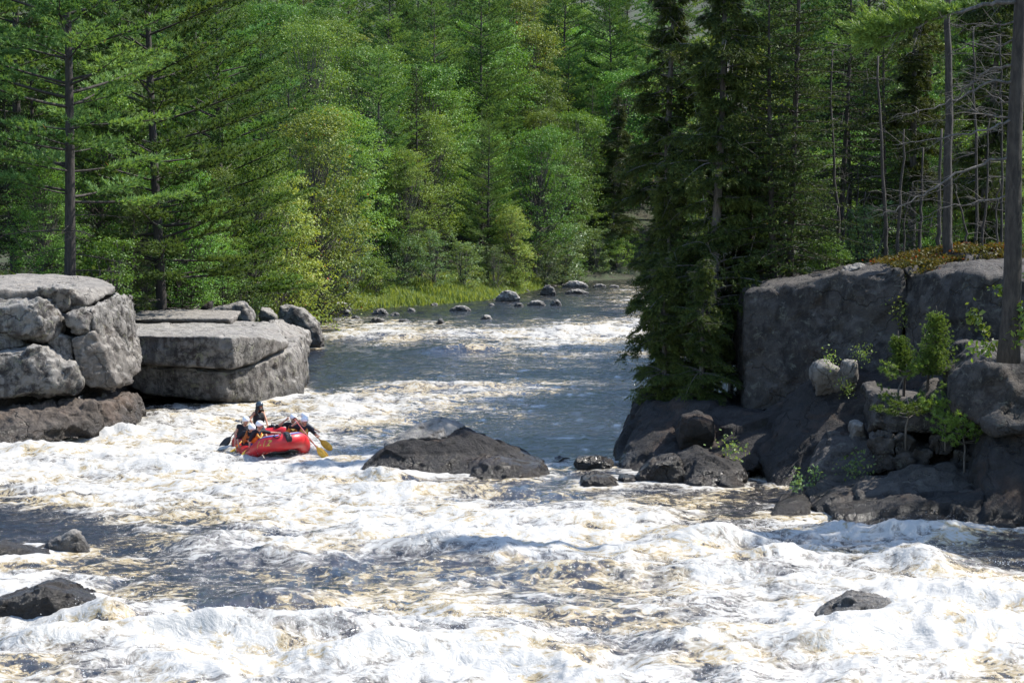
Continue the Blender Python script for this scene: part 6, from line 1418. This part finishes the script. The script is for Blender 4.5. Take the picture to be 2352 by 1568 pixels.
    S_ = Geo(); S_.tube(np.array([head + hr * 0.10 - hup * 0.03, head + hr * 0.07 - hup * 0.09 + hd * 0.03, head - hup * 0.128 + hd * 0.045, head - hr * 0.07 - hup * 0.09 + hd * 0.03, head - hr * 0.10 - hup * 0.03]) - off, 0.008, 5); link('chin_strap', S_.build('chin strap', M['black']), he)
    for s_ in (-1, 1):
        E = Geo(); E.ellipsoid(head + hr * 0.031 * s_ + hup * 0.012 + hd * 0.092 - off, [0.014, 0.010, 0.008], 8, 6, HM); link('eye', E.build('eye', M['eye']), o)
    E = Geo(); E.ellipsoid(head - hup * 0.056 + hd * 0.092 - off, [0.024, 0.010, 0.008], 8, 6, HM); link('mouth', E.build('mouth', M['lips']), o)
    if glasses:
        E = Geo(); [E.ellipsoid(head + hr * 0.035 * s_ + hup * 0.010 + hd * 0.104 - off, [0.032, 0.010, 0.021], 10, 6, HM) for s_ in (-1, 1)]; E.tube(np.array([head + hr * 0.085 + hup * 0.015 + hd * 0.01, head + hr * 0.07 + hup * 0.015 + hd * 0.09, head + hup * 0.015 + hd * 0.11, head - hr * 0.07 + hup * 0.015 + hd * 0.09, head - hr * 0.085 + hup * 0.015 + hd * 0.01]) - off, 0.006, 5); link('sunglasses', E.build('sunglasses', M['black']), o)
    if hair:
        E = Geo(); r_ = np.random.default_rng(8)
        for k in range(26):
            a_ = PI + (k / 25 - 0.5) * 3.9; e0 = head + (hr * math.cos(a_ + PI / 2) * 0.095 + hd * math.sin(a_ + PI / 2) * 0.095 * 1.0) + hup * 0.0; e0 = head + hr * 0.10 * math.sin(a_) + hd * 0.10 * math.cos(a_)
            E.tube(np.array([e0, e0 - hup * 0.09 + hr * 0.02 * math.sin(a_), e0 - hup * 0.20 + hr * 0.06 * math.sin(a_) + r_.normal(size=3) * 0.01, e0 - hup * 0.29 + hr * 0.07 * math.sin(a_) + r_.normal(size=3) * 0.02]) - off, np.array([0.026, 0.03, 0.026, 0.010]), 6)
        for k in range(9):
            x_ = (k / 8 - 0.5) * 0.12; e0 = head - hup * 0.075 + hd * (0.085 - abs(x_) * 0.4) + hr * x_; E.tube(np.array([e0, e0 - hup * 0.05 + hd * 0.012, e0 - hup * 0.11]) - off, np.array([0.022, 0.022, 0.006]), 6)
        link('hair', E.build('hair', M['hair']), o)
    return o
fl = -0.02
person('person with dark helmet, long dark hair and bare shoulders, seated highest at the stern', (-1.82, -0.02, 0.70), (0.05, 0.02, 1), (0.9, 0.45, 0), (0.8, 0.65, -0.05), [(-1.38, -0.30, 0.88), (-1.45, 0.22, 0.78)], [(-1.35, -0.2, fl), (-1.35, 0.25, fl)],
       'vest_black', 'vest_black', 'shorts_dark', 'helmet_dark', 'skin_tan', 0, hair=True)
person('person in white helmet and black sleeveless vest, bare armed, rearmost on the left tube', (-0.95, -0.74, 0.40), (0.18, 0.18, 1), (0.85, -0.1, -0.1), (0.85, 0.30, -0.25), [(-0.78, -0.98, 0.42), (-0.50, -0.55, 0.58)], [(-0.55, -0.35, fl), (-0.65, -0.2, fl)],
       'vest_black', 'black_cloth', 'shorts_red', sleeve=0.25)
person('person in white helmet crouching low, mostly hidden behind the front left paddler', (-0.12, -0.70, 0.36), (0.30, 0.20, 1), (0.85, -0.2, -0.2), (0.7, 0.35, -0.5), [(0.05, -1.00, 0.40), (0.25, -0.62, 0.48)], [(0.25, -0.3, fl), (0.15, -0.2, fl)],
       'vest_brown', 'black_cloth', 'shorts_dark', sleeve=1.0, torso=0.42)
person('person in white helmet and black top with white stripe and orange vest, at front left', (0.62, -0.58, 0.40), (0.34, 0.22, 1), (0.8, 0.55, -0.15), (0.55, 0.85, -0.15), [(0.86, -0.78, 0.34), (0.55, 0.30, 0.66)], [(1.10, 0.02, fl + 0.1), (1.0, -0.2, fl)],
       'vest_orange', 'black_cloth', 'shorts_blue', sleeve=1.0, glasses=True)
person('person in white helmet holding both fists up before the face, rear right', (-0.05, 0.74, 0.36), (0.12, 0.10, 1), (0.9, 0.05, 0), (0.85, 0.3, -0.2), [(0.22, 0.52, 1.02), (0.30, 0.92, 0.98)], [(0.35, 0.35, fl), (0.35, 0.55, fl)],
       'vest_orange', 'black_cloth', 'shorts_dark', sleeve=0.6)
person('person in white helmet and grey top leaning outboard, furthest out on the right tube', (-0.40, 1.06, 0.34), (0.12, 0.30, 1), (0.75, 0.5, -0.1), (0.7, 0.65, -0.25), [(0.05, 1.02, 0.66), (-0.02, 1.62, 0.52)], [(0.0, 0.55, fl), (0.05, 0.70, fl)],
       'vest_orange', 'grey_cloth', 'shorts_dark', sleeve=1.5)
person('person in white helmet and sunglasses gripping a faded red paddle shaft, front right', (0.88, 0.92, 0.34), (0.16, 0.12, 1), (0.95, 0.1, -0.1), (0.9, 0.28, -0.25), [(1.15, 0.72, 1.00), (1.22, 1.38, 0.52)], [(1.25, 0.45, fl + 0.1), (1.3, 0.65, fl + 0.1)],
       'vest_orange', 'black_cloth', 'shorts_dark', sleeve=1.2, glasses=True)
def z1(x, y): return (520 + x / 6.533) * 0.91875, (960 + y / 6.533) * 0.91875
def paddle(label, a, b, Da, Db, shaft, blade, blen=0.50, bw=0.105, twist=0.3):
    A = np.array(P(*z1(*a), Da)); E = np.array(P(*z1(*b), Db)); d = E - A; L = np.linalg.norm(d); d /= L
    o = thing('paddle', label, 'paddle', tuple(A), 0, 'paddles of the raft crew'); s0 = np.cross(d, [0, 1, 0]); s0 /= np.linalg.norm(s0); n0 = np.cross(d, s0); s = s0 * math.cos(twist) + n0 * math.sin(twist); n_ = np.cross(d, s)
    g = Geo(); g.tube(np.array([d * 0.0, d * (L - blen * 0.75)]), 0.017, 8); link('shaft', g.build('shaft', M[shaft]), o)
    g = Geo(); g.tube(np.array([-s * 0.055, s * 0.055]), 0.017, 8); link('grip', g.build('grip', M['black']), o)
    g = Geo(); ts = np.linspace(0, 1, 11); W = bw * np.array([0.18, 0.45, 0.75, 0.93, 1.0, 1.0, 0.98, 0.95, 0.88, 0.70, 0.30]); rows = []
    for t_, w_ in zip(ts, W):
        for u_ in (-1, -0.5, 0, 0.5, 1): rows.append(d * (L - blen + blen * t_) + s * w_ * u_ + n_ * (0.012 * (1 - u_ * u_) + 0.004))
    for t_, w_ in zip(ts, W):
        for u_ in (-1, -0.5, 0, 0.5, 1): rows.append(d * (L - blen + blen * t_) + s * w_ * u_ - n_ * (0.012 * (1 - u_ * u_) + 0.004))
    q = [[r * 5 + c, r * 5 + c + 1, r * 5 + c + 6, r * 5 + c + 5] for r in range(10) for c in range(4)]; q2 = [[a_ + 55 for a_ in x[::-1]] for x in q]
    rim = [[r * 5, r * 5 + 5, r * 5 + 60, r * 5 + 55] for r in range(10)] + [[r * 5 + 4, r * 5 + 59, r * 5 + 64, r * 5 + 9] for r in range(10)] + [[50 + c, 105 + c, 106 + c, 51 + c] for c in range(4)]
    g.add(rows, q + q2 + rim); link('blade', g.build('blade', M[blade]), o)
    g = Geo(); g.tube(np.array([d * (L - blen), d * (L - 0.06)]), np.array([0.017, 0.008]), 7); link('spine', g.build('spine', M[blade]), o)
paddle('long paddle with faded red shaft held by the front right paddler', (1405, 560), (1935, 1238), 63.75, 63.5, 'pink_shaft', 'yellow', 0.52)
paddle('paddle with orange shaft and broad yellow blade, held out furthest to the right', (1590, 700), (2025, 1075), 65.0, 64.9, 'orange_shaft', 'yellow', 0.50, 0.115, 0.0)
paddle('yellow bladed paddle half hidden behind the long faded red shaft', (1600, 860), (1965, 1185), 64.7, 64.2, 'yellow', 'yellow', 0.50, 0.09, 0.5)
paddle('black bladed paddle trailing in the water at the rear left of the raft', (560, 640), (195, 1060), 66.3, 65.9, 'black', 'black', 0.55, 0.12, 0.1)
paddle('yellow paddle reaching lowest into the foam on the left of the raft', (620, 850), (310, 1205), 65.6, 64.9, 'yellow', 'yellow', 0.48, 0.085, 0.6)
paddle('yellow paddle tucked close along the left tube of the raft', (780, 960), (545, 1180), 64.3, 63.9, 'yellow', 'yellow', 0.45, 0.075, 0.7)

# ------------------------------------------------------------------ spray thrown up by the breaking water
def build_spray():
    rng = np.random.default_rng(99); PT = []; RD_ = []
    def burst(c, n, sx, sy, h, r=(0.005, 0.014)):
        c = np.asarray(c); k = rng.uniform(0, 1, n) ** 2.2
        p = np.stack([c[0] + sx * rng.normal(size=n), c[1] + sy * rng.normal(size=n), c[2] + h * k * rng.uniform(0.3, 1, n)], -1); PT.append(p); RD_.append(rng.uniform(r[0], r[1], n) * (1.1 - 0.6 * k))
    # along breaking crests
    n = 60000; y = 34 * (90 / 34) ** rng.uniform(0, 1, n); x = rng.uniform(-0.27, 0.27, n) * y
    fo = foam_at(x, y); ok = fo > 0.58; x, y, fo = x[ok], y[ok], fo[ok]; h = water_h(x, y, fo)
    ok = (h > 0.16 + 0.08 * rng.normal(size=len(x))); x, y, h = x[ok][:16000], y[ok][:16000], h[ok][:16000]
    if len(x): PT.append(np.stack([x, y, h + 0.02 + 0.22 * rng.uniform(0, 1, len(x)) ** 4], -1)); RD_.append(rng.uniform(0.004, 0.010, len(x)))
    for dx, dy, n_, sx, sy, hh in [(1900, 1222, 260, 1.3, 0.25, 0.55), (2080, 1215, 260, 1.2, 0.25, 0.5), (1640, 1225, 120, 0.5, 0.2, 0.35), (1120, 1250, 260, 0.9, 0.3, 0.5), (960, 1255, 160, 0.3, 0.2, 0.5), (640, 1062, 260, 0.55, 0.15, 0.4),
                               (730, 1060, 160, 0.35, 0.12, 0.35), (540, 1060, 220, 0.5, 0.2, 0.4), (180, 1000, 260, 1.2, 0.3, 0.4), (270, 985, 160, 0.5, 0.2, 0.35), (850, 1100, 160, 0.4, 0.2, 0.35), (930, 1085, 110, 0.35, 0.15, 0.6), (1780, 1215, 160, 0.4, 0.2, 0.5),
                               (430, 1470, 240, 0.6, 0.2, 0.35), (620, 1500, 200, 0.5, 0.2, 0.3), (2150, 1440, 200, 0.4, 0.2, 0.6), (1990, 1430, 160, 0.3, 0.15, 0.35), (1850, 1470, 160, 0.4, 0.2, 0.3), (2300, 1300, 160, 0.6, 0.2, 0.3), (200, 1340, 160, 0.5, 0.2, 0.25), (150, 1460, 160, 0.5, 0.2, 0.25),
                               (1060, 805, 200, 1.4, 0.4, 0.45), (1300, 770, 260, 3.5, 0.7, 0.35), (900, 775, 200, 2.5, 0.6, 0.3)]:
        g_ = G(dx, dy); burst((g_.x, g_.y, 0.08), n_, sx, sy, hh)
    p = np.concatenate(PT); r = np.concatenate(RD_)[:, None]; m = len(p)
    t = np.array([[1, 0, -0.6], [-0.5, 0.87, -0.6], [-0.5, -0.87, -0.6], [0, 0, 1.1]]); v = (p[:, None, :] + r[:, None] * t[None] * rng.uniform(0.6, 1.4, (m, 4, 1))).reshape(-1, 3); i = np.arange(m)[:, None] * 4
    f = np.concatenate([i + np.array([[0, 2, 1]]), i + np.array([[0, 1, 3]]), i + np.array([[1, 2, 3]]), i + np.array([[2, 0, 3]])])
    tag(link('spray', new_mesh('spray', v, f, [plain_mat('white spray', (0.78, 0.78, 0.78), 0.4, 0.4, 0.02)])), 'white droplets of spray thrown up along the breaking waves', 'spray', None, 'stuff')
build_spray()

for o in C.objects:
    if 'label' in o and len(o['label'].split()) > 16: print('LONG', o.name, o['label'])
